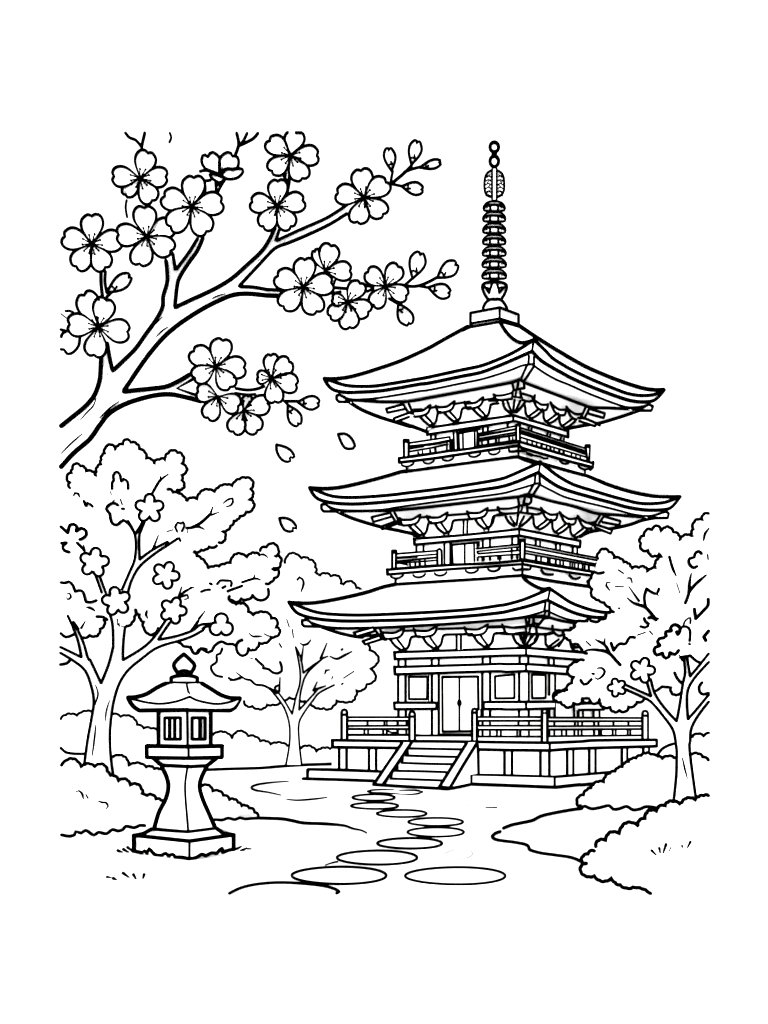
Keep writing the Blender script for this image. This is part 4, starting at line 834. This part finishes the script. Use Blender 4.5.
# ------------------------------------------------------------------ middle roof
E2 = [('o:309.5,487.7 M:90,250 150,277 220,297 320,303 450,298 600,285 K:200,655 400,630 600,600 768,570 L:200,545 290,505 387,462', 'L:387,462 430,497 500,550 600,605 N:100,265 200,295 300,322 380,340 460,343 540,335 600,315 640,298'),
      ('o:309.5,487.7 M:85,285 120,315 180,333 260,343 360,345 480,338 620,325 K:200,700 400,675 600,645 768,620 L:240,585 320,550 372,528', 'L:372,528 440,580 540,635 N:100,310 200,337 300,365 400,382 480,385 560,378 600,350 640,298'),
      ('M:155,340 210,372 280,385 380,387 480,385 560,378 K:100,752 300,724 500,698 768,664 L:240,635 368,597', 'L:368,597 460,645 560,690 N:120,355 240,385 340,412 430,422 500,410 550,390'),
      ('M:260,392 400,390 540,388 620,385 K:300,751 500,728 768,697 L:240,685 300,670 310,668', 'L:310,668 450,710 600,745 N:100,405 220,415 340,425 440,430 500,432')]
lay, cur, rf = roof(None, None, E2, 4.3, 'K:170,520 300,503 500,475 768,440 L:245,427', 'L:245,427 440,482 670,545', 2.6, 'o:309.5,487.7 M:160,247 250,240 350,220 450,195 560,165 650,138 K:170,520', 'L:387,460 350,464 300,450 255,432 245,427',
    'o:680,496.7 N:560,300 480,297 380,280 280,255 180,222 80,180 L:670,545', boxes=('M:165,345 137,350 137,375 150,393 240,393 190,368', 'N:548,393 566,405 560,435 480,436 440,428'),
    sb=2.47, wxc=519.2, extras=(('L:387,465 376,525', 1.9), ('L:355,545 350,595', 2.2), ('L:380,545 384,597', 2.2), ('L:345,602 308,665', 2.3), ('L:385,602 332,682', 2.5), ('L:350,598 388,598', 2)))
mbk = MB(); mbk.ink('K:170,520 300,503 500,475 768,440 L:245,427! 440,482 670,545', 3.0, Wall(518.8, 2.85)); mbk.build('ridge_line', rf)
band(lay, cur, 'T:95,310 V:187,500', 'V:187,500 V:575,578', 2.45, 519.2, su=2.85,
     under=((('M:240,395 320,435 430,470 540,500 640,520 750,545 T:100,310 T:0,140 M:620,388', 'M:235,393 320,432 430,468 540,498 640,518 760,545 T:90,290'), 3.4), (('N:440,430 500,433 400,450 320,480 220,500 130,512 0,555 V:560,560 N:0,385', 'N:480,434 400,450 320,478 220,500 130,512 60,525 0,555'), 3.3)))
# ------------------------------------------------------------------ second storey
W2_ = Wall(519.2, 2.25); Wl2 = Wall(519.2, 2.4); Wd2 = Wall(522.6, 3.1); Wb2 = Wall(519.2, 2.66); Wr2 = Wall(522.0, 2.97); Wc2 = Wall(519.2, 2.33)
mb = MB(); mb.slab('U:300,200 V:187,520 187,700 U:300,370', W2_, .3); mb.slab('V:187,520 558,600 558,730 187,700', W2_, .3); mb.build('wall', pg)
beam('U:282,183 V:187,505 187,545 U:282,220', 'V:187,505 577,582 575,622 187,545', Wl2, .2, 2.4, ends=(('U:282,183 T:400,288 V:187,505! 577,582', 2.6), ('U:285,222 T:400,322 V:187,547! 570,620', 2.6), ('U:282,183 285,222', 3), ('V:577,582 574,622', 3.2), ('V:187,485 187,545', 2.2)))
def col2(crop, xa, xb, ya, yb, W=Wc2, wd=2.2, m=0):
    strokes('column', [('%s:%d,%d %d,%d' % (crop, xa, ya, xa, yb), wd), ('%s:%d,%d %d,%d' % (crop, xb, ya + m, xb, yb + m), wd)], W, ['%s:%d,%d %d,%d %d,%d %d,%d' % (crop, xa, ya, xb, ya + m, xb, yb + m, xa, yb)], .1)
col2('T', 105, 150, 350, 395, m=-4); col2('T', 284, 322, 340, 472, m=-3); col2('T', 530, 576, 315, 368, m=-4); col2('T', 718, 757, 297, 345, m=-3)
col2('k4', 178, 213, 180, 235, m=8); col2('k4', 350, 383, 205, 262, m=8); col2('k4', 493, 530, 228, 285, m=8)
col2('T', 528, 576, 425, 452, m=-4); col2('T', 715, 750, 380, 440, m=-4)
dr = board('door', 'T:330,348 505,335 505,455 330,465', Wall(519.2, 2.28), .04, 2.0, edges=('T:332,352 505,335', 'T:332,352 338,468', 'T:505,335 505,358'))
for q in ('T:345,360 412,352 412,460 345,465', 'T:416,352 472,348 475,455 416,460'): board('door_leaf', q, Wall(519.2, 2.30), .03, 1.9, edges=(('T:414,352 414,460', 'T:474,348 476,455') if '416' in q else ()), parent=dr)
strokes('door', [('T:495,345 497,450', 2)], Wall(519.2, 2.32))
rl = MB()
rl.slab('U:170,278 430,262 430,285 170,300', Wr2, .06); rl.slab('U:170,322 430,302 430,322 170,345', Wr2, .06); rl.slab('T:490,372 V:190,600 190,625 T:490,392', Wr2, .06); rl.slab('T:490,408 V:190,640 190,665 T:490,428', Wr2, .06)
for s_, w_ in (('U:170,280 430,260', 2.3), ('U:172,303 430,283', 2.0), ('U:172,308 300,298', 3.0), ('U:172,328 430,303', 2.4), ('U:172,342 430,322', 2.0), ('U:172,372 430,352', 2), ('T:62,460 66,490', 2.4), ('T:98,460 98,490', 2.4), ('T:125,455 128,488', 3), ('T:160,452 162,485', 2.4), ('T:0,468 50,480', 2),
               ('T:490,375 V:190,603', 2.4), ('T:495,393 V:190,620', 2.1), ('T:500,408 V:190,642', 2.2), ('T:500,428 V:190,667', 2.2), ('T:535,428 535,450', 3), ('T:575,425 575,448', 2.2), ('T:625,420 628,442', 2.2), ('T:645,420 645,442', 2.0), ('T:715,412 715,435', 3), ('V:60,682 62,705', 2), ('T:715,380 715,400', 2.4)): rl.ink(s_, w_ * RW, Wr2)
rl.build('railing', pg)
rr = MB(); rr.slab('k4:90,205 705,330 705,350 90,225', Wr2, .06); rr.slab('k4:90,262 690,372 690,390 90,285', Wr2, .06)
for s_, w_ in (('k4:90,203 530,290 715,325', 2.3), ('k4:90,228 715,348', 2.4), ('k4:90,262 690,375', 2.2), ('k4:90,285 690,395', 2.2), ('k4:88,335 690,442', 2.0)): rr.ink(s_, w_ * RW, Wr2)
for x, w_ in ((180, 3.2), (222, 2.2), (280, 2.2), (298, 2.0), (348, 2.6), (385, 2.4), (412, 2.2), (470, 2), (490, 2), (510, 2), (540, 2.2), (575, 2.0), (595, 2.4), (630, 3.0)): rr.line('k4:%d,%f %d,%f' % (x, 287 + (x - 90) * .18, x, 335 + (x - 88) * .178), w_ * RW, Wr2)
rr.ink('k4:690,370 690,445', 2.4, Wr2); rr.build('railing', pg)
post('U:142,260 167,260 165,375 142,378', Wall(522.0, 3.02), 0, 2.4); strokes('railing_post', [('U:142,272 167,270', 2.2)], Wall(522.0, 3.03))
strokes('railing_post', [('U:432,370 432,255 445,247 457,258 460,368', 2.3)], Wall(522.0, 3.02), ['U:432,370 432,255 445,247 457,258 460,368'])
post('k4:45,168 85,168 80,335 45,335', Wall(522.0, 3.02), 0, 2.3); strokes('railing_post', [('k4:45,180 85,180', 1.8)], Wall(522.0, 3.03))
beam('U:110,382 500,352 W:60,341 272,322 272,348 U:115,412', 'W:272,322 k4:700,445 700,478 W:272,348', Wd2, .25, 2.4, name='balcony_floor', ends=(('U:110,382 500,352 W:60,341 272,322! k4:400,400 690,445', 2.6), ('U:112,413 500,380 W:60,363 272,346! k4:400,437 690,478', 2.6), ('U:110,380 112,413', 3), ('W:272,320 272,348', 2.2), ('k4:690,440 770,440', 2.4), ('k4:740,445 735,470', 2.4)))
Wf2 = Wall(522.6, 3.0)
for s_, hw in (('U:172,420', 6.2), ('T:123,541', 6), ('T:260,530', 6), ('T:460,513', 6.2), ('T:600,502', 5.8), ('W:90,375', 6)): (x, y), = z(s_); foot(x, y, hw, 2.7, Wf2, -.09, 2.0)
strokes('floor_bracket', [('W:210,372 225,385 270,380 320,380 325,365', 2.3), ('k4:62,395 64,480', 2.2), ('k4:225,428 245,455 290,465 325,465', 2.5), ('k4:465,470 490,495 520,503 555,490', 2.4), ('k4:620,520 660,520', 3.0), ('k4:620,520 640,560', 2.6)], Wf2)
board('floor_skirt', 'U:163,440 W:0,385 272,365 272,420 0,437 U:163,475', Wall(522.6, 2.85), .2, edges=('U:163,440 163,475',)); board('floor_skirt', 'W:272,365 700,420 700,490 272,420', Wall(522.6, 2.85), .2, edges=())
for f_, nx, tp, bx in (('T:138,285', 9, 8.5, -20), ('T:295,272', 27, 22, 0), ('T:552,243', 17, 12, 0)): bracket_left(f_, Wb2, .88, .93, -.06, bx, nx, tp)
strokes('column', [('T:408,190 405,272', 2), ('T:432,185 430,270', 2)], Wb2, ['T:408,190 432,187 430,270 405,272'])
strokes('bracket', [('V:50,365 60,375 120,375 180,362', 2.2), ('V:48,368 65,400 100,408 180,402', 2.3), ('V:100,425 120,462 155,487', 2.5), ('V:130,428 162,478', 2.2), ('V:182,402 170,480', 2.3), ('V:218,425 190,475', 2.3), ('V:268,425 235,458 200,487', 2.5), ('V:180,308 186,352', 2.2), ('V:225,295 215,340', 2.4), ('V:230,295 265,305! 262,335 248,347 215,342', 2.4), ('V:180,357 240,350', 2.2), ('V:185,360 180,402', 2.2), ('V:207,365 197,398', 2.0), ('V:238,360 240,400', 2.2), ('V:180,398 245,405', 2.0), ('V:240,367 290,375 330,385', 2.2), ('V:240,405 300,412 325,405 338,390', 2.3), ('V:0,490 20,460 28,425 45,415 100,412', 2.4)], Wb2)
for f_ in ('V:310,505', 'V:430,532', 'V:545,557'): bracket_right(f_, Wb2, .98, .95, .20)
strokes('bracket_bar', [('M:458,430 575,402', 2.3), ('M:458,430 470,460! 590,425', 2.3), ('M:515,492 615,455', 2.3), ('M:515,492 528,508! 625,470', 2.3), ('M:575,398 610,455 640,468', 2.3), ('M:605,400 642,470', 2.3), ('T:-10,220 15,225', 2.2)], Wall(519.2, 3.4), ['M:458,430 575,402 590,425 470,460', 'M:515,492 615,455 625,470 528,508'], .12)
strokes('bracket_bar', [('N:155,425 258,455! 250,482! 145,462', 2.4), ('N:105,478 206,512! 196,536! 95,495', 2.4), ('N:128,418 95,470', 2.3), ('N:152,425 122,468', 2.3), ('N:60,470 100,485', 2.3)], Wall(519.2, 3.4), ['N:155,425 258,455 250,482 145,462', 'N:105,478 206,512 196,536 95,495'], .12)

# ------------------------------------------------------------------ lowest roof
E1 = [('o:288.6,602 X:100,285 160,310 240,335 340,347 480,352 620,350 Y:0,157 200,148 400,137 600,122 768,98 AA:100,157 200,130 290,95 383,54', 'AA:383,54 450,100 520,145 620,183 700,202 768,208 o:640,613 670,611 690,604'),
      ('o:288.6,602 X:85,315 120,345 190,368 280,382 400,390 540,390 Y:0,195 200,190 400,178 600,163 768,145 AA:120,198 240,168 320,143 368,128', 'AA:368,128 440,165 540,210 640,235 740,242 o:640,619 670,617 690,604'),
      ('X:160,380 230,410 300,428 400,435 520,433 650,430 Y:200,228 400,217 600,203 768,190 AA:120,248 240,230 362,195', 'AA:362,195 450,235 520,256 600,264 o:620,623 650,623 675,620'),
      ('X:260,430 400,438 650,433 Y:200,231 400,220 600,206 768,193 AA:120,251 240,238 345,230', 'AA:345,230 450,260 550,276 600,280 o:620,625 650,625 670,623')]
lay, cur, rf = roof(None, None, E1, 4.8, 'U:160,475 400,460 768,437 W:130,428 272,418', 'W:272,418 440,450 700,490', 2.95, 'o:288.6,602 X:160,277 250,270 350,253 450,232 560,205 650,175 U:160,475', 'AA:383,51 345,58 306,47 256,20 W:287,442 272,418',
    'o:690,604 o:650,600 o:615,593 W:700,490', inkR=True, boxes=('X:180,382 140,385 140,410 155,425 250,427 200,402',), cutR=(999, 999, 589, 577),
    sb=3.32, wxc=526.0, extras=(('AA:385,60 370,130', 2.0), ('AA:355,150 347,200', 2.3), ('AA:380,150 380,200', 2.3), ('AA:345,200 378,200', 2), ('AA:380,205 375,242! 345,248', 2.4), ('AA:345,248 300,300', 2.3), ('AA:355,205 340,245', 2), ('AA:745,212 735,242', 3)))
mbk = MB(); mbk.ink('U:160,475 400,460 768,437 W:130,428 272,418', 3.0, Wall(522.6, 3.2)); mbk.ink('W:272,418 440,450 705,490', 3.2, Wall(522.6, 3.2)); mbk.ink('AA:640,248 650,235 690,245 700,262 690,280', 2.4, lay[3]); mbk.ink('AA:640,250 645,272! 700,275', 2.4, lay[3]); mbk.build('ridge_line', rf)
band(lay, cur, 'Y:92,388 AA:0,432 230,425', 'AA:230,425 600,455', 3.3, 526.0, su=3.8, under=((('X:200,405 280,435 380,470 480,492 560,500 Y:90,385 Y:0,240 X:500,436', 'X:200,405 280,435 380,468 480,490 530,494'), 3.2),))
# ------------------------------------------------------------------ ground storey
W1 = Wall(526, 3.0); Wc1 = Wall(526, 3.1); Wl1 = Wall(526, 3.25); Wb1 = Wall(526, 3.5); Wd1 = Wall(550, 4.65); Wr1 = Wall(545, 4.5)
mb = MB(); mb.slab('Y:105,400 AA:230,440 o:526,745 o:397,745', W1, .3); mb.slab('AA:230,440 o:600,655 600,745 526,745', W1, .3); mb.build('wall', pg)
beam('Y:92,398 AA:230,435 230,482 Y:95,442', 'AA:230,435 660,468 660,520 230,482', Wl1, .2, 2.4, ends=(('Y:92,398 600,381 768,375 AA:100,437 230,433! 600,464', 2.7), ('Y:95,442 600,427 768,421 AA:100,484 230,483! 600,514', 2.6), ('Y:92,396 96,444', 3.0), ('AA:231,425 231,482', 2.3)))
beam('Y:92,492 AA:230,537 230,583 Y:95,540', 'AA:230,537 660,570 660,618 230,583', Wl1, .2, 2.4, ends=(('Y:92,493 600,478 768,472 AA:100,538 230,537! 520,557', 2.6), ('Y:95,540 600,524 768,520 AA:100,588 230,583! 545,607', 2.7), ('Y:92,490 96,540', 3.0), ('AA:231,537 231,585', 2.3)))
for c_ in (('Y', 118, 163, 445, 492), ('Y', 331, 376, 438, 487), ('Y', 657, 705, 428, 476), ('AA', 190, 245, 487, 538), ('AA', 375, 408, 497, 548)): col2(*c_, W=Wc1, wd=2.4)
for c_ in (('BB', 116, 163, 218, 402), ('BB', 332, 376, 213, 606), ('BB', 655, 705, 208, 482), ('BB', 118, 165, 445, 490), ('BB', 657, 705, 440, 490)): col2(*c_, W=Wc1, wd=2.6)
mb = MB(); mb.slab('AA:185,590 230,585 230,768 185,768', Wc1, .1); mb.slab('AA:230,585 245,588 245,768 230,768', Wc1, .1); mb.ink('AA:187,588 187,770', 2.4, Wc1); mb.ink('AA:247,590 247,770', 2.4, Wc1); mb.build('column', pg)
col2('AA', 379, 416, 600, 735, W=Wc1, wd=2.4); col2('CC', 378, 440, 125, 175, W=Wc1, wd=2.3); col2('CC', 137, 192, 125, 175, W=Wc1, wd=2.3); strokes('column', [('CC:606,75 606,170', 2.5), ('CC:572,125 572,170', 2.2)], Wc1)
strokes('column', [('AA:415,600 417,735', 2.0)], Wc1); strokes('column', [('FF:152,85 155,172', 2.2), ('FF:175,95 175,172', 2.2)], Wc1, ['FF:152,85 175,85 175,172 152,172'])
for q in ('BB:185,236 303,236 301,378 186,378', 'BB:736,232 AA:156,605 156,756 BB:738,373', 'AA:268,606 355,608 355,755 270,756'):
    wn = board('window', q, Wall(526, 3.04), .03, 2.2)
strokes('window', [('BB:312,228 312,390', 1.0)], Wall(526, 3.03))
beam('BB:90,400 362,400 362,440 92,442', None, Wall(526, 3.3), .15, 2.4, name='sill_beam', ends=(('BB:90,401 362,401! 362,440! 94,443! 90,400', 2.6), ('BB:372,405 372,435', 1.6)))
beam('BB:665,398 CC:422,78 422,122 BB:665,440', 'CC:422,78 606,76 606,118 422,122', Wall(526, 3.3), .15, 2.4, name='sill_beam', ends=(('BB:660,397 768,396 CC:300,76 422,76! 606,74', 2.6), ('BB:664,441 768,441 CC:300,124 422,123! 606,118', 2.5), ('CC:423,77 423,122', 2.2), ('BB:664,398 664,440', 2.2)))
beam(None, 'FF:180,88 345,85 345,125 185,128', Wall(526, 3.3), .15, 2.2, name='sill_beam', ends=(('FF:182,90 250,86 320,86', 2.2), ('FF:185,128 345,126! 335,88', 2.3)))
for xa, xb in ((182, 210), (278, 316)): col2('FF', xa, xb, 130, 172, W=Wc1, wd=2.3)
dr = board('door', 'BB:392,230 632,230 632,590 392,590', Wall(526, 3.04), .05, 2.5, edges=('BB:398,238 628,234', 'BB:400,238 402,586', 'BB:627,234 630,445', 'BB:402,586 590,584', 'BB:383,606 590,606'))
for q in ('BB:405,242 505,240 505,582 405,582', 'BB:511,240 622,238 622,582 511,582'): board('door_leaf', q, Wall(526, 3.07), .03, 2.0, edges=(), parent=dr)
strokes('door_seam', [('BB:508,240 508,585', 2.0)], Wall(526, 3.09), parent=dr)
mb, p = blob([(380 + (508 + 17 * math.cos(k * .5236)) / 6.4, 640 + (402 + 25 * math.sin(k * .5236)) / 6.4) for k in range(12)], Wall(526, 3.4)(459, 703), .04, 2, grid=1.5); mb.m = [1] * len(mb.f); mb.build('door_handle', dr)
for f_, nx, tp, bx in (('Y:148,380', 17, 13, -5), ('Y:355,368', 37, 28, 0), ('Y:680,358', 20, 20, 0)): bracket_left(f_, Wb1, 1.0, 1.0, -.02, bx, nx, tp)
strokes('column', [('Y:490,292 490,380', 2.3), ('Y:518,292 518,380', 2.3)], Wb1, ['Y:490,292 518,292 518,380 490,380'])
strokes('bracket', [('AA:0,412 18,390 25,345 50,340 105,345 235,346 380,346 405,330', 2.4), ('AA:78,285 100,335 115,345', 2.3), ('AA:0,298 80,297 150,305 235,300', 2.3), ('k7:0,605 150,590 210,585 300,605 400,620 560,640 640,645', 2.2), ('k7:0,685 100,672 220,690 400,690 470,670', 2.4), ('k7:60,700 85,768', 2.2), ('k7:135,600 150,690', 2.2), ('k7:200,590 180,690', 2.2), ('k7:270,600 280,690', 2.4), ('k7:135,485 150,570! 200,575 240,565', 2.3), ('k7:185,490 175,560', 2.2), ('k7:238,475 238,560', 2.6), ('k7:240,470 340,478', 2.4), ('k7:255,555 310,560 370,490', 2.4), ('k7:480,585 485,650 520,690 560,715 620,700', 2.4), ('k7:610,650 620,700 660,750', 2.3), ('k7:120,690 100,768', 2.0), ('k7:240,700 180,768', 2.2), ('k7:295,700 250,768', 2.2), ('k7:385,700 395,768', 2.4),
    ('AA:145,350 165,395 205,427', 2.6), ('AA:195,350 212,402', 2.2), ('AA:237,350 215,420', 2.3), ('AA:272,350 230,420', 2.3), ('AA:310,350 290,395 240,427', 2.6), ('AA:355,345 358,410 380,432', 2.4)], Wb1)
bracket_right('AA:388,432', Wb1, .95, .8, .10, False, False)
strokes('bracket', [('AA:515,388 530,440', 2.2), ('AA:470,345 520,385', 2.4), ('AA:440,425 475,370', 2.4), ('AA:470,345 500,322 530,318', 2.4), ('AA:525,310 545,292', 2.6)], Wb1)
strokes('bracket_bar', [('X:472,465 590,432', 2.3), ('X:472,465 490,490! 605,455', 2.6), ('X:528,520 640,482', 2.4), ('X:528,520 545,540! 655,505', 2.4), ('X:500,490 640,478', 2.6), ('X:595,430 650,500 680,510', 2.4), ('X:635,432 668,498', 2.3), ('Y:0,290 20,305', 2.2)], Wall(526, 4.3), ['X:472,465 590,432 605,455 490,490', 'X:528,520 640,482 655,505 545,540'], .12)
# ------------------------------------------------------------------ platform: floor edge, posts, plinth, rail, stairs
beam('DD:205,322 640,327 o:548,743.2 548,750.5 o:478,749.5 DD:640,372 207,366', None, Wd1, .35, 2.6, name='floor', ends=(('DD:205,321 420,324 640,327 EE:400,264 700,268 CC:110,332 400,336 575,338! 768,330 FF:300,322 680,319', 2.9), ('DD:207,366 640,371', 3.0), ('CC:112,380 300,384 575,387! FF:150,376 400,368 680,360', 3.0), ('DD:207,320 207,367', 3.2), ('CC:575,340 575,387', 2.2), ('FF:681,318 681,361', 3.2)))
beam(None, 'o:549.8,743.3 656,740 656,746.5 549.8,750.8', Wd1, .35, 2.6, name='floor')
board('floor_border', 'BB:224,612 585,612 585,642 224,642', Wall(550, 4.55), .1, edges=('BB:222,611 590,611',)); strokes('floor_border', [('DD:300,287 700,287', 2.4), ('DD:738,290 768,290', 2.3)], Wall(550, 4.55), ['DD:302,289 695,289 695,318 302,316'])
for s_ in ('DD:250,368 298,368 298,512 250,508', 'DD:441,372 487,372 487,518 441,514', 'CC:285,388 333,389 333,545 285,541', 'CC:515,390 572,390 572,552 515,550', 'FF:110,385 148,383 148,543 110,547', 'FF:251,380 290,378 290,533 251,537', 'FF:460,370 493,369 493,505 460,512', 'FF:597,365 632,363 632,470 597,470'):
    mb = MB(); mb.slab(s_, Wall(550, 4.45), .2); q = z(s_); mb.line([q[0], q[3]], 2.7, Wall(550, 4.45)); mb.line([q[1], q[2]], 2.7, Wall(550, 4.45)); mb.build('platform_post', pg)
strokes('platform_post', [('CC:117,385 119,540', 2.6)], Wall(550, 4.45))
mb = MB(); mb.slab('DD:205,368 o:550,750 550,778 DD:205,512', Wall(550, 4.3), .2); mb.slab('o:550,750 656,747 656,772 550,778', Wall(550, 4.3), .2); mb.build('platform_wall', pg)
Wp = Footed(Wall(555, 4.82))
mb = MB(); mb.slab('DD:48,512 300,516 500,524 CC:68,543 605,557 607,620 70,602 DD:480,582 48,568', Wp, .4); mb.slab('CC:605,557 768,545 FF:410,525 700,500 700,560 CC:607,620', Wp, .4)
for s_, w_ in (('DD:50,510 250,512 400,518 515,524', 3.4), ('DD:20,568 200,573 470,582', 3.2), ('DD:49,512 49,566', 3.2), ('CC:68,545 300,548 605,557! 768,544 FF:410,525', 3.1), ('CC:70,602 300,610 607,622! 768,605 FF:200,607 355,592', 3.2), ('CC:69,542 69,603', 3.2), ('CC:606,560 606,620', 2.2)): mb.ink(s_, w_, Wp)
mb.build('plinth', pg)
# rail of the platform
def rails(name, specs, slabs, W, bal):
    mb = MB()
    for s_ in slabs: mb.slab(s_, W, .07)
    for s_, w_ in specs: mb.ink(s_, w_ * .82, W)
    for s_, w_ in bal: mb.ink(s_, w_ * .82, W)
    return mb.build(name, pg)
rails('railing', [('DD:302,174 695,174', 2.4), ('DD:302,197 695,197', 2.6), ('DD:302,230 695,228', 2.4), ('DD:302,250 695,250', 2.8)], ['DD:302,174 695,174 695,197 302,197', 'DD:302,230 695,228 695,250 302,250'], Wr1,
      [('DD:%d,200 %d,226' % (x, x), w_) for x, w_ in ((432, 2.6), (540, 2.4), (556, 2), (625, 3), (682, 2.6))] + [('DD:%d,252 %d,284' % (x, x), w_) for x, w_ in ((412, 2.4), (436, 2.4), (532, 2.6), (555, 2.4), (625, 3), (680, 2.4))] + [('DD:565,265 590,272 625,270', 2)])
rails('railing', [('k5:105,137 618,137', 2.5), ('k5:105,168 618,168', 2.5), ('k5:105,208 618,208', 2.3), ('k5:105,240 618,240', 2.5), ('k5:105,295 618,296', 2.4)], ['k5:105,137 618,137 618,168 105,168', 'k5:105,208 618,208 618,240 105,240'], Wr1,
      [('k5:%d,170 %d,206' % (x, x), w_) for x, w_ in ((108, 2.2), (142, 2.6), (202, 2.4), (432, 2.4), (517, 2.4))] + [('k5:%d,243 %d,292' % (x, x), w_) for x, w_ in ((108, 2), (142, 2.6), (202, 2.4), (258, 2.4), (290, 2.4), (422, 2.2), (446, 3), (517, 2.4))])
rails('railing', [('k6:25,117 650,120', 2.4), ('k6:25,142 650,142', 2.5), ('k6:25,175 650,173', 2.3), ('k6:25,198 650,194', 2.5), ('k6:25,242 650,236', 2.3)], ['k6:25,117 650,120 650,142 25,142', 'k6:25,175 650,173 650,194 25,198'], Wr1,
      [('k6:%d,144 %d,172' % (x, x), w_) for x, w_ in ((62, 2.4), (200, 2.6), (220, 2.2), (248, 2.2), (328, 2.6), (357, 2.4), (457, 2.5), (557, 2.5))] + [('k6:%d,200 %d,236' % (x, x), w_) for x, w_ in ((30, 2), (62, 2.2), (112, 2.2), (142, 2.3), (196, 2.4), (222, 2.3), (245, 2.2), (328, 2.8), (362, 3.2), (375, 2.6), (452, 2.5), (472, 2.2), (552, 2.4), (570, 2.4))])
Wpo = Wall(545, 4.58)
for s_, x0, x1, y0, y1 in (('DD', 266, 301, 128, 316), ('DD', 700, 735, 140, 318), ('k5', 58, 96, 72, 335), ('k5', 622, 666, 75, 340), ('k6', 651, 686, 75, 260)):
    xm = (x0 + x1) / 2; o_ = '%s:%d,%d %d,%d %d,%d %d,%d %d,%d' % (s_, x0, y1, x0, y0 + 12, xm, y0 - 4, x1, y0 + 12, x1, y1)
    mb = MB(); mb.slab(curve('%s:%d,%d! %d,%d! %d,%d %f,%d %d,%d %d,%d! %d,%d' % (s_, x0, y1, x0, y0 + 14, x0 + 5, y0 + 2, xm, y0 - 3, x1 - 5, y0 + 2, x1, y0 + 14, x1, y1)), Wpo, .06)
    mb.ink('%s:%d,%d %d,%d! %d,%d %f,%d %d,%d %d,%d! %d,%d' % (s_, x0, y1, x0, y0 + 14, x0 + 5, y0 + 2, xm, y0 - 3, x1 - 5, y0 + 2, x1, y0 + 14, x1, y1), 2.6, Wpo); mb.ink('%s:%d,%d %d,%d' % (s_, x0, y0 + 30, x1, y0 + 30), 2.4, Wpo); mb.build('railing_post', pg)
# stairs run out from the left face: depth falls with each tread
Wst = Wall(550, 4.68)
class Stair:
    def __call__(s, x, y):
        t = min(1, max(0, (y - 742) / 46.)); return (1 - t) * (Wst(min(x, 480), y) - .06) + t * 33.9
ST = Stair()
st = MB()
for k, (xa, xb, y, y2) in enumerate(((262, 612, 275, 313), (245, 590, 313, 360), (213, 560, 360, 408), (182, 527, 408, 457), (148, 492, 457, 507), (112, 458, 507, 550))):
    a_ = z('EE:%d,%d %d,%d' % (xa - 10, y, xb, y + 6)); b_ = z('EE:%d,%d %d,%d' % (xa - 25, y2, xb - 15, y2 + 8))
    q = to3(a_, ST) + to3(b_[::-1], ST); back = [p + Vector((.55, .8, 0)) for p in q]; st.prism(q, back)
stairs = st.build('stairs', pg)
for s_, w_ in (('EE:245,311 590,317', 2.7), ('EE:235,357 400,362 560,365', 2.7), ('EE:208,404 400,410 525,412', 2.7), ('EE:175,455 350,458 490,463', 2.7), ('EE:135,505 300,510 458,516', 2.7), ('EE:238,322 242,345 232,357', 2.4), ('EE:208,370 205,400', 2.6), ('EE:172,418 175,445 160,455', 2.6), ('EE:138,465 135,495', 2.6), ('EE:105,515 90,540', 2.4)):
    m_ = MB(); m_.ink(s_, w_, lambda x, y: ST(x, y) - .03); m_.build('tread_edge', stairs)
STf = lambda x, y: ST(x, y) - .12
for s_, b_ in (('EE:205,272 266,272 85,542 22,540', ('EE:205,272 115,405 22,540', 'EE:266,272 170,415 82,542', 'EE:22,540 90,545')), ('EE:618,272 684,272 512,562 443,556', ('EE:620,272 525,425 443,556', 'EE:684,276 600,412 512,562', 'EE:443,556 512,563'))):
    mb = MB(); mb.slab(s_, STf, .18)
    for k in b_: mb.ink(k, 3.0, lambda x, y: STf(x, y) - .3)
    mb.build('stringer', pg)
mb = MB(); q = to3(z('EE:684,276 690,470 640,478 640,540 512,562'), lambda x, y: ST(x, y) - .05); mb.prism(q, [p + Vector((0, .3, 0)) for p in q]); mb.ink('EE:22,541 250,555 440,565 510,567 640,541', 3.0, lambda x, y: STf(x, y) - .3); mb.ink('EE:690,285 695,470', 2.4, STf); mb.build('stair_side', pg)

# ================================================================== every thing's origin at its own base
def world_shift(o, d):
    if o.type == 'MESH': o.data.transform(__import__('mathutils').Matrix.Translation(d))
    for c in o.children: world_shift(c, d)
for o in [o for o in scn.objects if o.parent is None and o.type in ('MESH', 'EMPTY')]:
    ms = [m_ for m_ in [o] + list(o.children_recursive) if m_.type == 'MESH']
    if not ms or o.get('kind') == 'structure': continue
    co = np.concatenate([np.array([v.co[:] for v in m_.data.vertices]) for m_ in ms])
    lo, hi = co.min(0), co.max(0); b_ = Vector(((lo[0]+hi[0])/2, (lo[1]+hi[1])/2, lo[2]))
    world_shift(o, -b_); o.location = b_
